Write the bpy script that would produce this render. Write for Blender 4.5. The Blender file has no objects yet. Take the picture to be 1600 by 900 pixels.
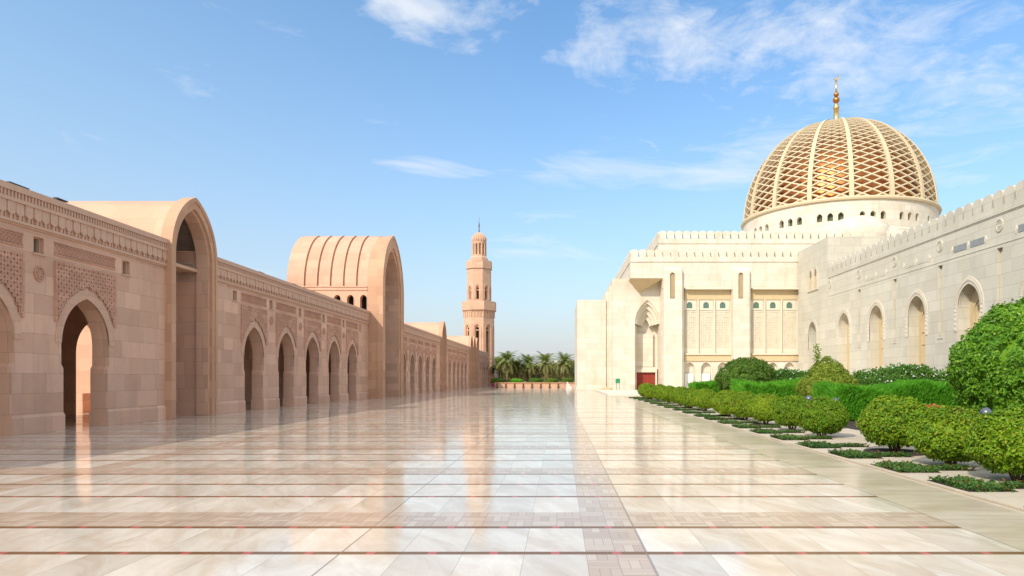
import bpy, bmesh, math, random
from mathutils import Vector, Matrix
R = math.radians
rnd = random.Random(11)
C = bpy.context.scene.collection
SC = bpy.context.scene
PI = math.pi

# ------------------------------------------------------------------ helpers
class MB:
    def __init__(s): s.v = []; s.f = []
    def face(s, *pts):
        b = len(s.v); s.v.extend([tuple(p) for p in pts]); s.f.append(tuple(range(b, b + len(pts))))
    def box(s, x0, x1, y0, y1, z0, z1):
        b = len(s.v)
        s.v += [(x0,y0,z0),(x1,y0,z0),(x1,y1,z0),(x0,y1,z0),(x0,y0,z1),(x1,y0,z1),(x1,y1,z1),(x0,y1,z1)]
        for q in ((0,3,2,1),(4,5,6,7),(0,1,5,4),(1,2,6,5),(2,3,7,6),(3,0,4,7)): s.f.append(tuple(b+i for i in q))
    def mbox(s, M, u0, u1, z0, z1, w0, w1):
        b = len(s.v)
        s.v += [M(u0,z0,w0),M(u1,z0,w0),M(u1,z0,w1),M(u0,z0,w1),M(u0,z1,w0),M(u1,z1,w0),M(u1,z1,w1),M(u0,z1,w1)]
        for q in ((0,3,2,1),(4,5,6,7),(0,1,5,4),(1,2,6,5),(2,3,7,6),(3,0,4,7)): s.f.append(tuple(b+i for i in q))
    def mprism(s, M, pts, w0, w1):
        n = len(pts); b = len(s.v)
        s.v += [M(p[0],p[1],w0) for p in pts] + [M(p[0],p[1],w1) for p in pts]
        s.f.append(tuple(b+i for i in range(n))); s.f.append(tuple(b+n+i for i in reversed(range(n))))
        for i in range(n):
            j = (i+1) % n; s.f.append((b+i, b+j, b+n+j, b+n+i))
    def lathe(s, prof, n=24, c=(0,0,0), a0=0.0):
        b = len(s.v)
        for r, z in prof:
            for k in range(n):
                a = a0 + 2*PI*k/n
                s.v.append((c[0]+r*math.cos(a), c[1]+r*math.sin(a), c[2]+z))
        for i in range(len(prof)-1):
            for k in range(n):
                k2 = (k+1) % n
                s.f.append((b+i*n+k, b+i*n+k2, b+(i+1)*n+k2, b+(i+1)*n+k))
        if prof[-1][0] > 1e-4: s.f.append(tuple(b+(len(prof)-1)*n+k for k in range(n)))
        if prof[0][0] > 1e-4: s.f.append(tuple(b+k for k in reversed(range(n))))
    def tube(s, pts, rad, n=6):
        b = len(s.v); m = len(pts)
        for i, p in enumerate(pts):
            p = Vector(p); t = (Vector(pts[min(i+1,m-1)]) - Vector(pts[max(i-1,0)])).normalized()
            up = Vector((0,0,1)) if abs(t.z) < .9 else Vector((1,0,0))
            x = t.cross(up).normalized(); y = t.cross(x)
            r = rad[i] if isinstance(rad, (list,tuple)) else rad
            for k in range(n):
                a = 2*PI*k/n; s.v.append(tuple(p + x*r*math.cos(a) + y*r*math.sin(a)))
        for i in range(m-1):
            for k in range(n):
                k2 = (k+1) % n; s.f.append((b+i*n+k, b+i*n+k2, b+(i+1)*n+k2, b+(i+1)*n+k))
        s.f.append(tuple(b+k for k in reversed(range(n)))); s.f.append(tuple(b+(m-1)*n+k for k in range(n)))
    def mesh(s, name, mat, smooth=False):
        m = bpy.data.meshes.new(name); m.from_pydata(s.v, [], s.f); m.update()
        if mat: m.materials.append(mat)
        if smooth:
            m.polygons.foreach_set('use_smooth', [True]*len(m.polygons)); m.update()
        return m

def link(name, mesh, parent=None, loc=(0,0,0), rot=None, scale=None):
    o = bpy.data.objects.new(name, mesh); C.objects.link(o); o.location = loc
    if rot: o.rotation_euler = rot
    if scale: o.scale = scale
    if parent: o.parent = parent
    return o
def part(name, mb, mat, parent, smooth=False):
    """mesh in world coordinates, parented to a thing whose base is anywhere"""
    me = mb.mesh(name, mat, smooth) if isinstance(mb, MB) else mb
    o = link(name, me, parent)
    L = Vector((0,0,0)); p = parent
    while p is not None: L += Vector(p.location); p = p.parent
    o.location = -L
    return o
def empty(name, loc, label, cat, group=None):
    o = bpy.data.objects.new(name, None); C.objects.link(o); o.location = loc; o.empty_display_size = .3
    return tag(o, label, cat, group)
def tag(o, label, cat, group=None):
    o['label'] = label; o['category'] = cat
    if group: o['group'] = group
    return o
def struct(name, mb, mat, kind='structure'):
    o = link(name, mb.mesh(name, mat) if isinstance(mb, MB) else mb); o['kind'] = kind; return o
def copy_tree(o, parent=None):
    c = o.copy(); C.objects.link(c)
    if parent: c.parent = parent
    for ch in list(o.children): copy_tree(ch, c)
    return c

# arches: two-centred profile, list of (u, z) from left spring over the apex to right spring
def arch(c, a, s, r, n=9):
    Rr = (a*a + r*r)/(2*a); tm = math.atan2(r, Rr-a)
    right = [(Rr*math.cos(tm*i/n)-(Rr-a), s+Rr*math.sin(tm*i/n)) for i in range(n+1)]
    pts = [(c-u, z) for u, z in right] + [(c+u, z) for u, z in reversed(right[:-1])]
    return pts
def rect(c, a, top): return [(c-a, top), (c+a, top)]

def wall(mb, M, u0, u1, z0, z1, ops, wf, wb, back=True, cap=True, ends=True):
    """wall slab with openings; ops = [(pts, sill)], pts = upper outline left to right"""
    ops = sorted(ops, key=lambda o: o[0][0][0]); u = u0; segs = []
    for pts, sill in ops:
        segs.append((u, pts[0][0])); u = pts[-1][0]
    segs.append((u, u1))
    sides = [wf] + ([wb] if back else [])
    for w in sides:
        for a, b in segs:
            if b - a > 1e-4: mb.face(M(a,z0,w), M(b,z0,w), M(b,z1,w), M(a,z1,w))
        for pts, sill in ops:
            if sill > z0+1e-4: mb.face(M(pts[0][0],z0,w), M(pts[-1][0],z0,w), M(pts[-1][0],sill,w), M(pts[0][0],sill,w))
            for p, q in zip(pts[:-1], pts[1:]):
                if q[0]-p[0] > 1e-5: mb.face(M(p[0],p[1],w), M(q[0],q[1],w), M(q[0],z1,w), M(p[0],z1,w))
    for pts, sill in ops:
        loop = [(pts[0][0], sill)] + list(pts) + [(pts[-1][0], sill)]
        for p, q in zip(loop[:-1], loop[1:]): mb.face(M(p[0],p[1],wf), M(q[0],q[1],wf), M(q[0],q[1],wb), M(p[0],p[1],wb))
        if sill > z0+1e-4: mb.face(M(pts[0][0],sill,wf), M(pts[-1][0],sill,wf), M(pts[-1][0],sill,wb), M(pts[0][0],sill,wb))
    if cap: mb.face(M(u0,z1,wf), M(u1,z1,wf), M(u1,z1,wb), M(u0,z1,wb))
    if ends:
        for uu in (u0, u1): mb.face(M(uu,z0,wf), M(uu,z0,wb), M(uu,z1,wb), M(uu,z1,wf))

def ring(mb, M, outer, inner, w0, w1, legs=None):
    """band between two outlines with equal point counts, w0 back .. w1 front; legs = z where both legs end"""
    if legs is not None:
        outer = [(outer[0][0], legs)] + outer + [(outer[-1][0], legs)]
        inner = [(inner[0][0], legs)] + inner + [(inner[-1][0], legs)]
    n = len(outer); b = len(mb.v)
    for w in (w0, w1):
        mb.v += [M(p[0],p[1],w) for p in outer] + [M(p[0],p[1],w) for p in inner]
    def I(side, io, i): return b + side*2*n + io*n + i
    for i in range(n-1):
        mb.f.append((I(1,0,i), I(1,0,i+1), I(1,1,i+1), I(1,1,i)))
        mb.f.append((I(0,0,i+1), I(0,0,i), I(0,1,i), I(0,1,i+1)))
        mb.f.append((I(0,0,i), I(0,0,i+1), I(1,0,i+1), I(1,0,i)))
        mb.f.append((I(0,1,i+1), I(0,1,i), I(1,1,i), I(1,1,i+1)))
    for i in (0, n-1): mb.f.append((I(0,0,i), I(1,0,i), I(1,1,i), I(0,1,i)))

def fill(mb, M, pts, base, w):
    """flat filled outline"""
    for p, q in zip(pts[:-1], pts[1:]):
        if q[0]-p[0] > 1e-5: mb.face(M(p[0],base,w), M(q[0],base,w), M(q[0],q[1],w), M(p[0],p[1],w))
def sweep(mb, M, pts, w0, w1):
    for p, q in zip(pts[:-1], pts[1:]): mb.face(M(p[0],p[1],w0), M(q[0],q[1],w0), M(q[0],q[1],w1), M(p[0],p[1],w1))

# ------------------------------------------------------------------ node helpers
class V:
    def __init__(s, nt, sock): s.nt = nt; s.s = sock
    def _m(s, op, *o, clamp=False):
        n = s.nt.nodes.new('ShaderNodeMath'); n.operation = op; n.use_clamp = clamp
        for i, x in enumerate((s,)+o):
            if isinstance(x, V): s.nt.links.new(x.s, n.inputs[i])
            else: n.inputs[i].default_value = x
        return V(s.nt, n.outputs[0])
    def __add__(s, o): return s._m('ADD', o)
    def __sub__(s, o): return s._m('SUBTRACT', o)
    def __mul__(s, o): return s._m('MULTIPLY', o)
    def __truediv__(s, o): return s._m('DIVIDE', o)
    def floor(s): return s._m('FLOOR')
    def fract(s): return s._m('FRACT')
    def abs(s): return s._m('ABSOLUTE')
    def gt(s, o): return s._m('GREATER_THAN', o)
    def lt(s, o): return s._m('LESS_THAN', o)
    def mod(s, o): return s._m('FLOORED_MODULO', o)
    def max(s, o): return s._m('MAXIMUM', o)
    def min(s, o): return s._m('MINIMUM', o)
    def exp(s): return s._m('EXPONENT')
    def clamp(s): return s._m('ADD', 0.0, clamp=True)
    def between(s, a, b): return s.gt(a) * s.lt(b)
    def atan2(s, o): return s._m('ARCTAN2', o)
    def sqrt(s): return s._m('SQRT')
def const(nt, x):
    n = nt.nodes.new('ShaderNodeValue'); n.outputs[0].default_value = x; return V(nt, n.outputs[0])
def combine(nt, x, y, z):
    n = nt.nodes.new('ShaderNodeCombineXYZ')
    for i, q in enumerate((x, y, z)):
        if isinstance(q, V): nt.links.new(q.s, n.inputs[i])
        else: n.inputs[i].default_value = q
    return n.outputs[0]
def mixc(nt, f, a, b, mode='MIX'):
    n = nt.nodes.new('ShaderNodeMix'); n.data_type = 'RGBA'; n.blend_type = mode; n.clamp_factor = True
    for i, q in ((0, f), (6, a), (7, b)):
        if isinstance(q, V): nt.links.new(q.s, n.inputs[i])
        elif isinstance(q, bpy.types.NodeSocket): nt.links.new(q, n.inputs[i])
        elif isinstance(q, (int, float)): n.inputs[i].default_value = q
        else: n.inputs[i].default_value = (*q, 1)
    return n.outputs[2]
def noise(nt, vec, scale, detail=4, rough=.55, dist=0.0):
    n = nt.nodes.new('ShaderNodeTexNoise'); n.inputs['Scale'].default_value = scale
    n.inputs['Detail'].default_value = detail; n.inputs['Roughness'].default_value = rough; n.inputs['Distortion'].default_value = dist
    if vec is not None: nt.links.new(vec, n.inputs['Vector'])
    return V(nt, n.outputs[0])
def white(nt, vec):
    n = nt.nodes.new('ShaderNodeTexWhiteNoise'); n.noise_dimensions = '3D'; nt.links.new(vec, n.inputs['Vector'])
    return V(nt, n.outputs['Value'])
def newmat(name):
    m = bpy.data.materials.new(name); m.use_nodes = True; nt = m.node_tree
    return m, nt, nt.nodes['Principled BSDF']
def pos(nt):
    g = nt.nodes.new('ShaderNodeNewGeometry'); s = nt.nodes.new('ShaderNodeSeparateXYZ'); nt.links.new(g.outputs['Position'], s.inputs[0])
    return g, V(nt, s.outputs[0]), V(nt, s.outputs[1]), V(nt, s.outputs[2])
def bump(nt, b, h, strength=.3, dist=.02):
    n = nt.nodes.new('ShaderNodeBump'); n.inputs['Strength'].default_value = strength; n.inputs['Distance'].default_value = dist
    nt.links.new(h.s if isinstance(h, V) else h, n.inputs['Height']); nt.links.new(n.outputs[0], b.inputs['Normal'])

def stone(name, c1, c2, bw, bh, mortar, rough=.75, var=.25, jit=.06, stain=None, stainamt=.3, mw=.006):
    """ashlar courses of individually toned blocks"""
    m, nt, b = newmat(name)
    g, x, y, z = pos(nt)
    sn = nt.nodes.new('ShaderNodeSeparateXYZ'); nt.links.new(g.outputs['True Normal'], sn.inputs[0])
    nx = V(nt, sn.outputs[0]).abs(); nz = V(nt, sn.outputs[2]).abs()
    side = nx.gt(.6)
    u = y*side + x*(const(nt,1)-side); v = z*(nz.lt(.8)) + y*(nz.gt(.8))
    row = (v/bh).floor()
    off = white(nt, combine(nt, row, 3.0, side))
    w2 = white(nt, combine(nt, row, 9.0, 1.0))
    width = (w2*.7 + .7)*bw
    uu = u/width + off*7.0
    col = uu.floor()
    r1 = white(nt, combine(nt, row, col, side)); r2 = white(nt, combine(nt, row, col, 5.0))
    fu = (uu.fract()-.5).abs(); fv = ((v/bh).fract()-.5).abs()
    joint = (fu.gt(const(nt,.5) - const(nt,mw)/width)).max(fv.gt(.5 - mw/bh))
    cc = mixc(nt, r1, c1, c2)
    n1 = noise(nt, g.outputs['Position'], .35, 4); n2 = noise(nt, g.outputs['Position'], 6, 5, .65)
    k = (r2-.5)*var + (n2-.5)*.16 + (n1-.5)*.28 + 1.0
    cc = mixc(nt, 1.0, cc, combine(nt, k, k, k), 'MULTIPLY')
    if stain:
        n3 = noise(nt, combine(nt, u*.9, v*.22, 2.0), 1.0, 5, .6)
        cc = mixc(nt, ((n3-.52)*5.0).clamp()*stainamt, cc, stain)
    cc = mixc(nt, joint*.65, cc, mortar)
    nt.links.new(cc, b.inputs['Base Color']); b.inputs['Roughness'].default_value = rough
    b.inputs['Specular IOR Level'].default_value = .25
    bump(nt, b, n2*.5 - joint*1.0, .35, .012)
    return m

def plain(name, c, rough=.7, metal=0.0, var=.2, scale=5.0, spec=.3):
    m, nt, b = newmat(name); g, x, y, z = pos(nt)
    n = noise(nt, g.outputs['Position'], scale, 4); k = (n-.5)*(2*var) + 1.0
    nt.links.new(mixc(nt, 1.0, c, combine(nt, k, k, k), 'MULTIPLY'), b.inputs['Base Color'])
    b.inputs['Roughness'].default_value = rough; b.inputs['Metallic'].default_value = metal; b.inputs['Specular IOR Level'].default_value = spec
    return m

def foliage(name, c1, c2, c3, trans=.3):
    m, nt, b = newmat(name); g, x, y, z = pos(nt)
    rp = V(nt, g.outputs['Random Per Island'])
    n = noise(nt, g.outputs['Position'], 1.6, 3)
    c = mixc(nt, (rp*.7 + (n-.5)*1.2 + .15).clamp(), c1, c2)
    c = mixc(nt, rp.gt(.93)*.8, c, c3)
    if name == 'bush_leaf':
        pn = noise(nt, g.outputs['Position'], 1.9, 4, .6)
        c = mixc(nt, ((pn-.60)*9.0).clamp()*.75*rp.lt(.8), c, (.21,.105,.035))
    oi = nt.nodes.new('ShaderNodeObjectInfo'); ov = V(nt, oi.outputs['Random'])*.44 + .78
    c = mixc(nt, 1.0, c, combine(nt, ov, ov*.6 + .4, ov), 'MULTIPLY')
    nt.nodes.remove(b)
    d = nt.nodes.new('ShaderNodeBsdfPrincipled'); d.inputs['Roughness'].default_value = .5; d.inputs['Specular IOR Level'].default_value = .3
    t = nt.nodes.new('ShaderNodeBsdfTranslucent'); mx = nt.nodes.new('ShaderNodeMixShader'); mx.inputs[0].default_value = trans
    nt.links.new(c, d.inputs['Base Color']); nt.links.new(c, t.inputs['Color'])
    nt.links.new(d.outputs[0], mx.inputs[1]); nt.links.new(t.outputs[0], mx.inputs[2])
    nt.links.new(mx.outputs[0], nt.nodes['Material Output'].inputs['Surface'])
    return m

# ------------------------------------------------------------------ materials
PINK = stone('rose_sandstone', (.645,.385,.262), (.725,.455,.32), 1.25, .62, (.33,.20,.14), .8, .2, stain=(.45,.27,.20), stainamt=.4)
PINKR = stone('rose_sandstone_roof', (.60,.365,.24), (.65,.415,.285), 1.6, .7, (.44,.29,.19), .8, .14)
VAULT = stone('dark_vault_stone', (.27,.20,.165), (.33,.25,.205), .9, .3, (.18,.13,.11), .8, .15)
PINKO = stone('ochre_sandstone', (.55,.315,.195), (.60,.36,.225), 1.3, .8, (.38,.25,.16), .8, .16)
PINKD = stone('red_sandstone_carving', (.54,.285,.19), (.60,.34,.235), .5, .25, (.3,.17,.12), .85, .2)
PINKT = plain('rose_trim', (.63,.40,.28), .8, var=.16)
PINKV = stone('rose_voussoirs', (.62,.375,.255), (.68,.425,.30), .55, .38, (.38,.25,.18), .8, .12)
CREAM = stone('cream_limestone', (.655,.58,.46), (.70,.635,.525), 1.7, .85, (.46,.37,.25), .7, .07, stain=(.55,.43,.27), stainamt=.55, mw=.012)
CREAMT = plain('cream_trim', (.69,.61,.475), .7, var=.1, scale=2.0)
TANT = plain('tan_limestone', (.60,.46,.27), .75, var=.12, scale=1.5)  # tan stone; on the facade bands it stands in for ledge shade
GREY = stone('veined_grey_marble', (.575,.525,.415), (.63,.58,.47), 2.2, .95, (.34,.28,.21), .6, .08, stain=(.46,.43,.38), stainamt=.45, mw=.014)
GREYP = plain('slate_grey_marble', (.27,.28,.28), .5, var=.4, scale=3.0)
LATT = plain('dome_lattice_stone', (.64,.52,.335), .7, var=.08)
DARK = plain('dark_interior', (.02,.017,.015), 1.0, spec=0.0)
DOOR = plain('red_painted_wood', (.30,.045,.025), .5, var=.15)
GLASS = plain('green_glass', (.10,.17,.13), .08, var=.2, spec=.6)
METAL = plain('grey_lamp_metal', (.16,.17,.2), .35, .6)
BLACK = plain('black_fixture', (.035,.035,.04), .5)
WHITE = plain('white_paint', (.78,.77,.74), .6, var=.05)
WBL = plain('white_stone', (.62,.6,.56), .6, var=.1)
SIGNG = plain('green_sign_paint', (.03,.26,.11), .5, var=.1)
BARK = plain('palm_bark', (.17,.11,.07), .9, var=.5, scale=9)
TWIG = plain('bush_twig', (.13,.075,.04), .9, var=.4, scale=15)
SOIL = plain('dark_soil', (.05,.034,.024), .95, var=.5, scale=12)
PAVER = stone('garden_paver', (.52,.43,.31), (.58,.49,.37), .8, .8, (.35,.28,.2), .65, .15)
SAND = plain('far_ground', (.33,.27,.19), .95, var=.35, scale=.6)
ORWALL = stone('orange_brick', (.50,.25,.13), (.55,.31,.18), .4, .2, (.4,.25,.17), .8, .2)
LEAF_B = foliage('bush_leaf', (.075,.19,.007), (.30,.43,.014), (.38,.34,.025))
LEAF_T = foliage('topiary_leaf', (.075,.22,.014), (.28,.48,.03), (.40,.52,.08))
LEAF_C = foliage('cone_leaf', (.17,.26,.016), (.36,.40,.04), (.42,.42,.1))
LEAF_D = foliage('dark_shrub_leaf', (.055,.15,.018), (.15,.25,.02), (.24,.28,.04))
LEAF_H = foliage('feathery_leaf', (.085,.32,.018), (.19,.49,.025), (.27,.53,.05), .4)
LEAF_F = foliage('flowering_hedge_leaf', (.05,.16,.02), (.14,.27,.03), (.2,.3,.06))
LEAF_G = foliage('ground_cover_leaf', (.03,.09,.015), (.10,.19,.025), (.28,.09,.02))
LEAF_O = foliage('orange_flower', (.50,.12,.03), (.60,.17,.04), (.1,.2,.03))
LEAF_P = foliage('palm_leaf', (.16,.25,.04), (.34,.38,.09), (.42,.36,.12))
LEAF_Q = foliage('dry_palm_leaf', (.25,.23,.075), (.36,.32,.12), (.42,.32,.15))
LEAF_W = foliage('white_blossom', (.7,.68,.6), (.75,.74,.68), (.7,.7,.6))
LEAF_A = foliage('far_tree_leaf', (.14,.145,.045), (.27,.24,.08), (.32,.26,.1))

def gold():
    m, nt, b = newmat('copper_gold_shell'); g, x, y, z = pos(nt)
    n = noise(nt, g.outputs['Position'], .9, 3); f = noise(nt, g.outputs['Position'], 4, 3)
    nt.links.new(mixc(nt, n, (.36,.115,.035), (.48,.18,.05)), b.inputs['Base Color'])
    b.inputs['Metallic'].default_value = .75; b.inputs['Roughness'].default_value = .38
    bump(nt, b, f, .15, .05)
    return m
GOLD = gold()
FIN = plain('polished_gold', (.80,.55,.22), .25, .9, .08)
FINR = plain('amber_gold', (.55,.22,.05), .3, .8, .1)

def plaza_mat():
    m, nt, b = newmat('polished_marble_paving'); g, x, y, z = pos(nt)
    one = const(nt, 1.0)
    P = 4.33; yy = (y - 7.80).mod(P)                 # 0 at the line before the woven band
    lw = .055
    d1 = (yy - 2.03).abs(); d2 = (yy - 3.18).abs(); d0 = yy.min(const(nt,P)-yy)
    line = d1.lt(lw).max(d2.lt(lw)).max(d0.lt(lw))
    tband = yy.between(lw, .88)
    lband = x.between(.26,.84).max(x.between(-8.95,-8.37)).max(x.between(-18.2,-17.6))
    band = tband.max(lband)
    strip = x.gt(4.58)
    # tiles
    tx = (x - .26)/.6; col = tx.floor(); row = (y - 7.80)/P
    rowid = row.floor()*4 + yy.gt(2.03) + yy.gt(3.18) + yy.gt(.88)
    r1 = white(nt, combine(nt, col, rowid, 1.0)); r2 = white(nt, combine(nt, rowid, col, 7.0))
    vein = noise(nt, combine(nt, x*1.0 + y*.35 + r1*30.0, y*.35 + r2*20.0, r2*9.0), 2.2, 6, .62, .8)
    fine = noise(nt, combine(nt, x*3.0 + r2*9.0, y*.8 + r1*7.0, 0.0), 3.0, 5, .6)
    tile = mixc(nt, ((vein-.36)*3.4).clamp(), (.55,.45,.34), (.70,.63,.53))
    tile = mixc(nt, (fine-.5).clamp()*.5, tile, (.45,.36,.27))
    k = (r1-.5)*.20 + 1.0
    tile = mixc(nt, 1.0, tile, combine(nt, k, k, k), 'MULTIPLY')
    jw = .006
    jx = (tx.fract()-.5).abs().gt(.5-jw)
    tile = mixc(nt, jx*.6, tile, (.30,.24,.18))
    # woven bands: blocks of three planks, alternating direction
    cs = .29
    bu = (x-.26)/cs; bv = (y-7.84)/cs
    par = (bu.floor() + bv.floor()).mod(2.0)
    q = bu*par + bv*(one-par); other = bv*par + bu*(one-par)
    plank = (q*3.0).floor(); pr = white(nt, combine(nt, plank, other.floor(), par))
    pj = ((q*3.0).fract()-.5).abs().gt(.455).max((other.fract()-.5).abs().gt(.482))
    bcol = mixc(nt, pr, (.44,.32,.225), (.57,.45,.34))
    bcol = mixc(nt, pj*.55, bcol, (.24,.17,.12))
    # plain strip along the garden
    sv = noise(nt, combine(nt, x*.7, y*2.6, 4.0), 1.6, 6, .6)
    scol = mixc(nt, ((sv-.3)*2.4).clamp(), (.45,.355,.245), (.62,.53,.405))
    sj = ((y/.75).fract()-.5).abs().gt(.495)
    scol = mixc(nt, sj*.6, scol, (.3,.23,.16))
    c = mixc(nt, band, tile, bcol)
    red = ((tx + .5).fract()-.5).abs().gt(.43)
    lcol = mixc(nt, red*.9, (.19,.10,.05), (.45,.12,.10))
    c = mixc(nt, line*x.lt(4.6), c, lcol)
    c = mixc(nt, strip, c, scol)
    seam = (x-.85).abs().lt(.010).max((x+2.13).abs().lt(.008)).max((x-4.58).abs().lt(.008))
    c = mixc(nt, seam*.75, c, (.2,.145,.10))
    big = noise(nt, g.outputs['Position'], .25, 3)
    kk = (big-.5)*.18 + 1.0
    c = mixc(nt, 1.0, c, combine(nt, kk, kk, kk), 'MULTIPLY')
    nt.links.new(c, b.inputs['Base Color'])
    rn = noise(nt, g.outputs['Position'], 1.3, 5, .6)
    nt.links.new((rn*.11 + .04 + band*.06 + strip*.08).s, b.inputs['Roughness'])
    b.inputs['IOR'].default_value = 1.27; nt.links.new((const(nt,.5) - line*x.lt(4.6)*.4).s, b.inputs['Specular IOR Level'])
    wav = noise(nt, combine(nt, x*.5, y*2.2, r1*3.0), 1.1, 2, .5)
    bump(nt, b, wav*1.0 - jx*.15, .05, .02)
    return m
PLAZA = plaza_mat()

# ------------------------------------------------------------------ ground
gm = MB(); gm.face((-1200,-300,-.03),(1200,-300,-.03),(1200,1500,-.03),(-1200,1500,-.03)); struct('ground', gm, SAND)
pm = MB()
pm.face((-45,-40,0),(5.95,-40,0),(5.95,125,0),(-11.75,125,0),(-11.75,170,0),(-45,170,0)); pm.face((5.95,62.5,0),(33,62.5,0),(33,97.5,0),(5.95,97.5,0))
struct('plaza', pm, PLAZA)
gp = MB(); gp.face((5.95,-40,.004),(33,-40,.004),(33,62.5,.004),(5.95,62.5,.004)); struct('garden_soil', gp, SOIL)
gk = MB(); gk.box(5.95,6.02,-40,62.5,.002,.03); gk.box(6.02,9.7,-40,62.5,.006,.022); struct('garden_path', gk, PAVER)
st = MB(); st.box(4.9,32.9,69.5,93.9,.0,.14); struct('platform', st, plain('pale_step_stone', (.72,.66,.55), .5, var=.06))
tr = MB(); tr.box(-11.75,120,125.5,420,-.02,.9); tr.box(-120,-11.75,170,420,-.02,.9); struct('terrain', tr, SAND)

# ------------------------------------------------------------------ left arcade
W = 16.3; TH = .62; ZT = 7.45
def ML(u, z, w): return (-W + w, u, z)
PITCH = 4.31
A_H, A_S, A_R = 1.19, 2.88, 1.56            # arch half width, spring, rise
ARG = 'sandstone arcade wings along the left of the plaza'

def pt_in_arch(u, z, a, s, r):
    if abs(u) > a: return False
    if z <= s: return True
    Rr = (a*a+r*r)/(2*a); return (abs(u)+Rr-a)**2 + (z-s)**2 < Rr*Rr

def arcade_meshes():
    L = lambda u, z, w: (w, u, z)
    out = {}
    mb = MB(); ring(mb, L, arch(0, A_H+.29, A_S, A_R+.36), arch(0, A_H, A_S, A_R), -.05, .022); out['arch_surround'] = mb.mesh('arch_surround', PINKV)
    # pierced spandrel panel: cells with sunk holes
    mb = MB(); cs = .115; x0, x1, z0, z1 = -1.43, 1.43, 3.55, 5.45
    nu = int((x1-x0)/cs); nz = int((z1-z0)/cs); cs = (x1-x0)/nu
    for i in range(nu):
        for j in range(nz):
            a, b = x0+i*cs, x0+(i+1)*cs; c, d = z0+j*cs, z0+(j+1)*cs
            if any(pt_in_arch(p, q, A_H+.26, A_S, A_R+.33) for p, q in ((a,c),(b,c),(a,d),(b,d))): continue
            w1, w0 = .05, .004; h = cs*.24
            m_u, m_z = (a+b)/2, (c+d)/2
            if (i+j) % 2:
                hole = [(m_u-h,m_z-h*1.2),(m_u+h,m_z-h*1.2),(m_u+h,m_z+h*1.2),(m_u-h,m_z+h*1.2)]
            else:
                hole = [(m_u-h*.5,m_z-h*.7),(m_u+h*.5,m_z-h*.7),(m_u+h*.5,m_z+h*.7),(m_u-h*.5,m_z+h*.7)]
            cell = [(a,c),(b,c),(b,d),(a,d)]
            for k in range(4):
                k2 = (k+1) % 4
                mb.face(L(*cell[k],w1), L(*cell[k2],w1), L(*hole[k2],w1), L(*hole[k],w1))
                mb.face(L(*hole[k],w1), L(*hole[k2],w1), L(*hole[k2],w0), L(*hole[k],w0))
            mb.face(*[L(*p,w0) for p in hole])
    for (a,b,c,d) in ((x0-.09,x0,3.55,5.5),(x1,x1+.09,3.55,5.5),(x0,x1,5.435,5.5)): mb.mbox(L,a,b,c,d,-.01,.062)
    out['lattice_panel'] = mb.mesh('lattice_panel', PINKD)
    # frieze of interlaced carving
    mb = MB(); mb.mbox(L,-1.5,1.5,5.68,5.72,-.01,.04); mb.mbox(L,-1.5,1.5,6.08,6.12,-.01,.04); mb.mbox(L,-1.5,1.5,5.72,6.08,-.01,.008)
    for k in range(20):
        u = -1.5+.15*k
        for s in (1,-1):
            p, q = (u, 5.74 if s>0 else 6.06), (u+.3 if u+.3<=1.5 else 1.5, 6.06 if s>0 else 5.74)
            mb.mprism(L, [(p[0],p[1]-.02),(q[0],q[1]-.02),(q[0],q[1]+.02),(p[0],p[1]+.02)], .0, .03 if s>0 else .024)
    out['frieze'] = mb.mesh('frieze', PINKD)
    mb = MB()
    for r0, r1, w in ((0,.07,.04),(.10,.14,.035),(.17,.22,.045)):
        n = 20
        for k in range(n):
            a0, a1 = 2*PI*k/n, 2*PI*(k+1)/n
            P = lambda r, a: (r*math.cos(a), 4.98+r*math.sin(a)*1.1)
            mb.mprism(L, [P(r0,a0),P(r1,a0),P(r1,a1),P(r0,a1)], -.01, w)
    for k in range(8):
        a = 2*PI*k/8; mb.mprism(L, [(.05*math.cos(a-.3),4.98+.05*math.sin(a-.3)),(.2*math.cos(a-.12),4.98+.2*math.sin(a-.12)),(.2*math.cos(a+.12),4.98+.2*math.sin(a+.12)),(.05*math.cos(a+.3),4.98+.05*math.sin(a+.3))],-.01,.028)
    out['roundel'] = mb.mesh('roundel', PINKD)
    mb = MB(); mb.mbox(L,-.27,.27,5.56,5.61,-.2,.05); mb.mbox(L,-.21,-.175,5.61,6.12,-.3,-.12); mb.mbox(L,.175,.21,5.61,6.12,-.3,-.12); mb.mbox(L,-.175,.175,6.09,6.12,-.3,-.12); out['window'] = mb.mesh('window', PINKT)
    mb = MB(); mb.mbox(L,-.175,.175,5.61,6.09,-.26,-.24); out['pane'] = mb.mesh('pane', GLASS)
    return out
AM = arcade_meshes()

def cornice(u0, u1):
    mb = MB(); M = ML
    mb.mbox(M,u0,u1,7.27,7.46,-.55,.13); mb.mbox(M,u0,u1,7.08,7.27,-.02,.05); mb.mbox(M,u0,u1,6.97,7.08,-.02,.12)
    n = int((u1-u0)/.13)
    for k in range(n):
        u = u0 + (k+.3)*(u1-u0)/n; mb.mbox(M,u,u+.062,7.09,7.262,.04,.105)
    n = int((u1-u0)/.34); s = (u1-u0)/n
    for k in range(n):
        u = u0+k*s
        pts = [(u+.02,6.97),(u+.02,6.66),(u+s/2,6.55),(u+s-.02,6.66),(u+s-.02,6.97)]
        mb.mprism(M, pts, -.01, .085 if k%3 else .07)
        mb.mprism(M, [(u+s*.36,6.56),(u+s*.64,6.56),(u+s*.60,6.44),(u+s*.40,6.44)], -.01, .07)
        mb.mbox(M,u-.02,u+.02,6.44,6.97,-.01,.04)
    mb.mbox(M,u0,u1,6.36,6.44,-.02,.10); mb.mbox(M,u0,u1,6.30,6.36,-.02,.05)
    return mb

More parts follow.
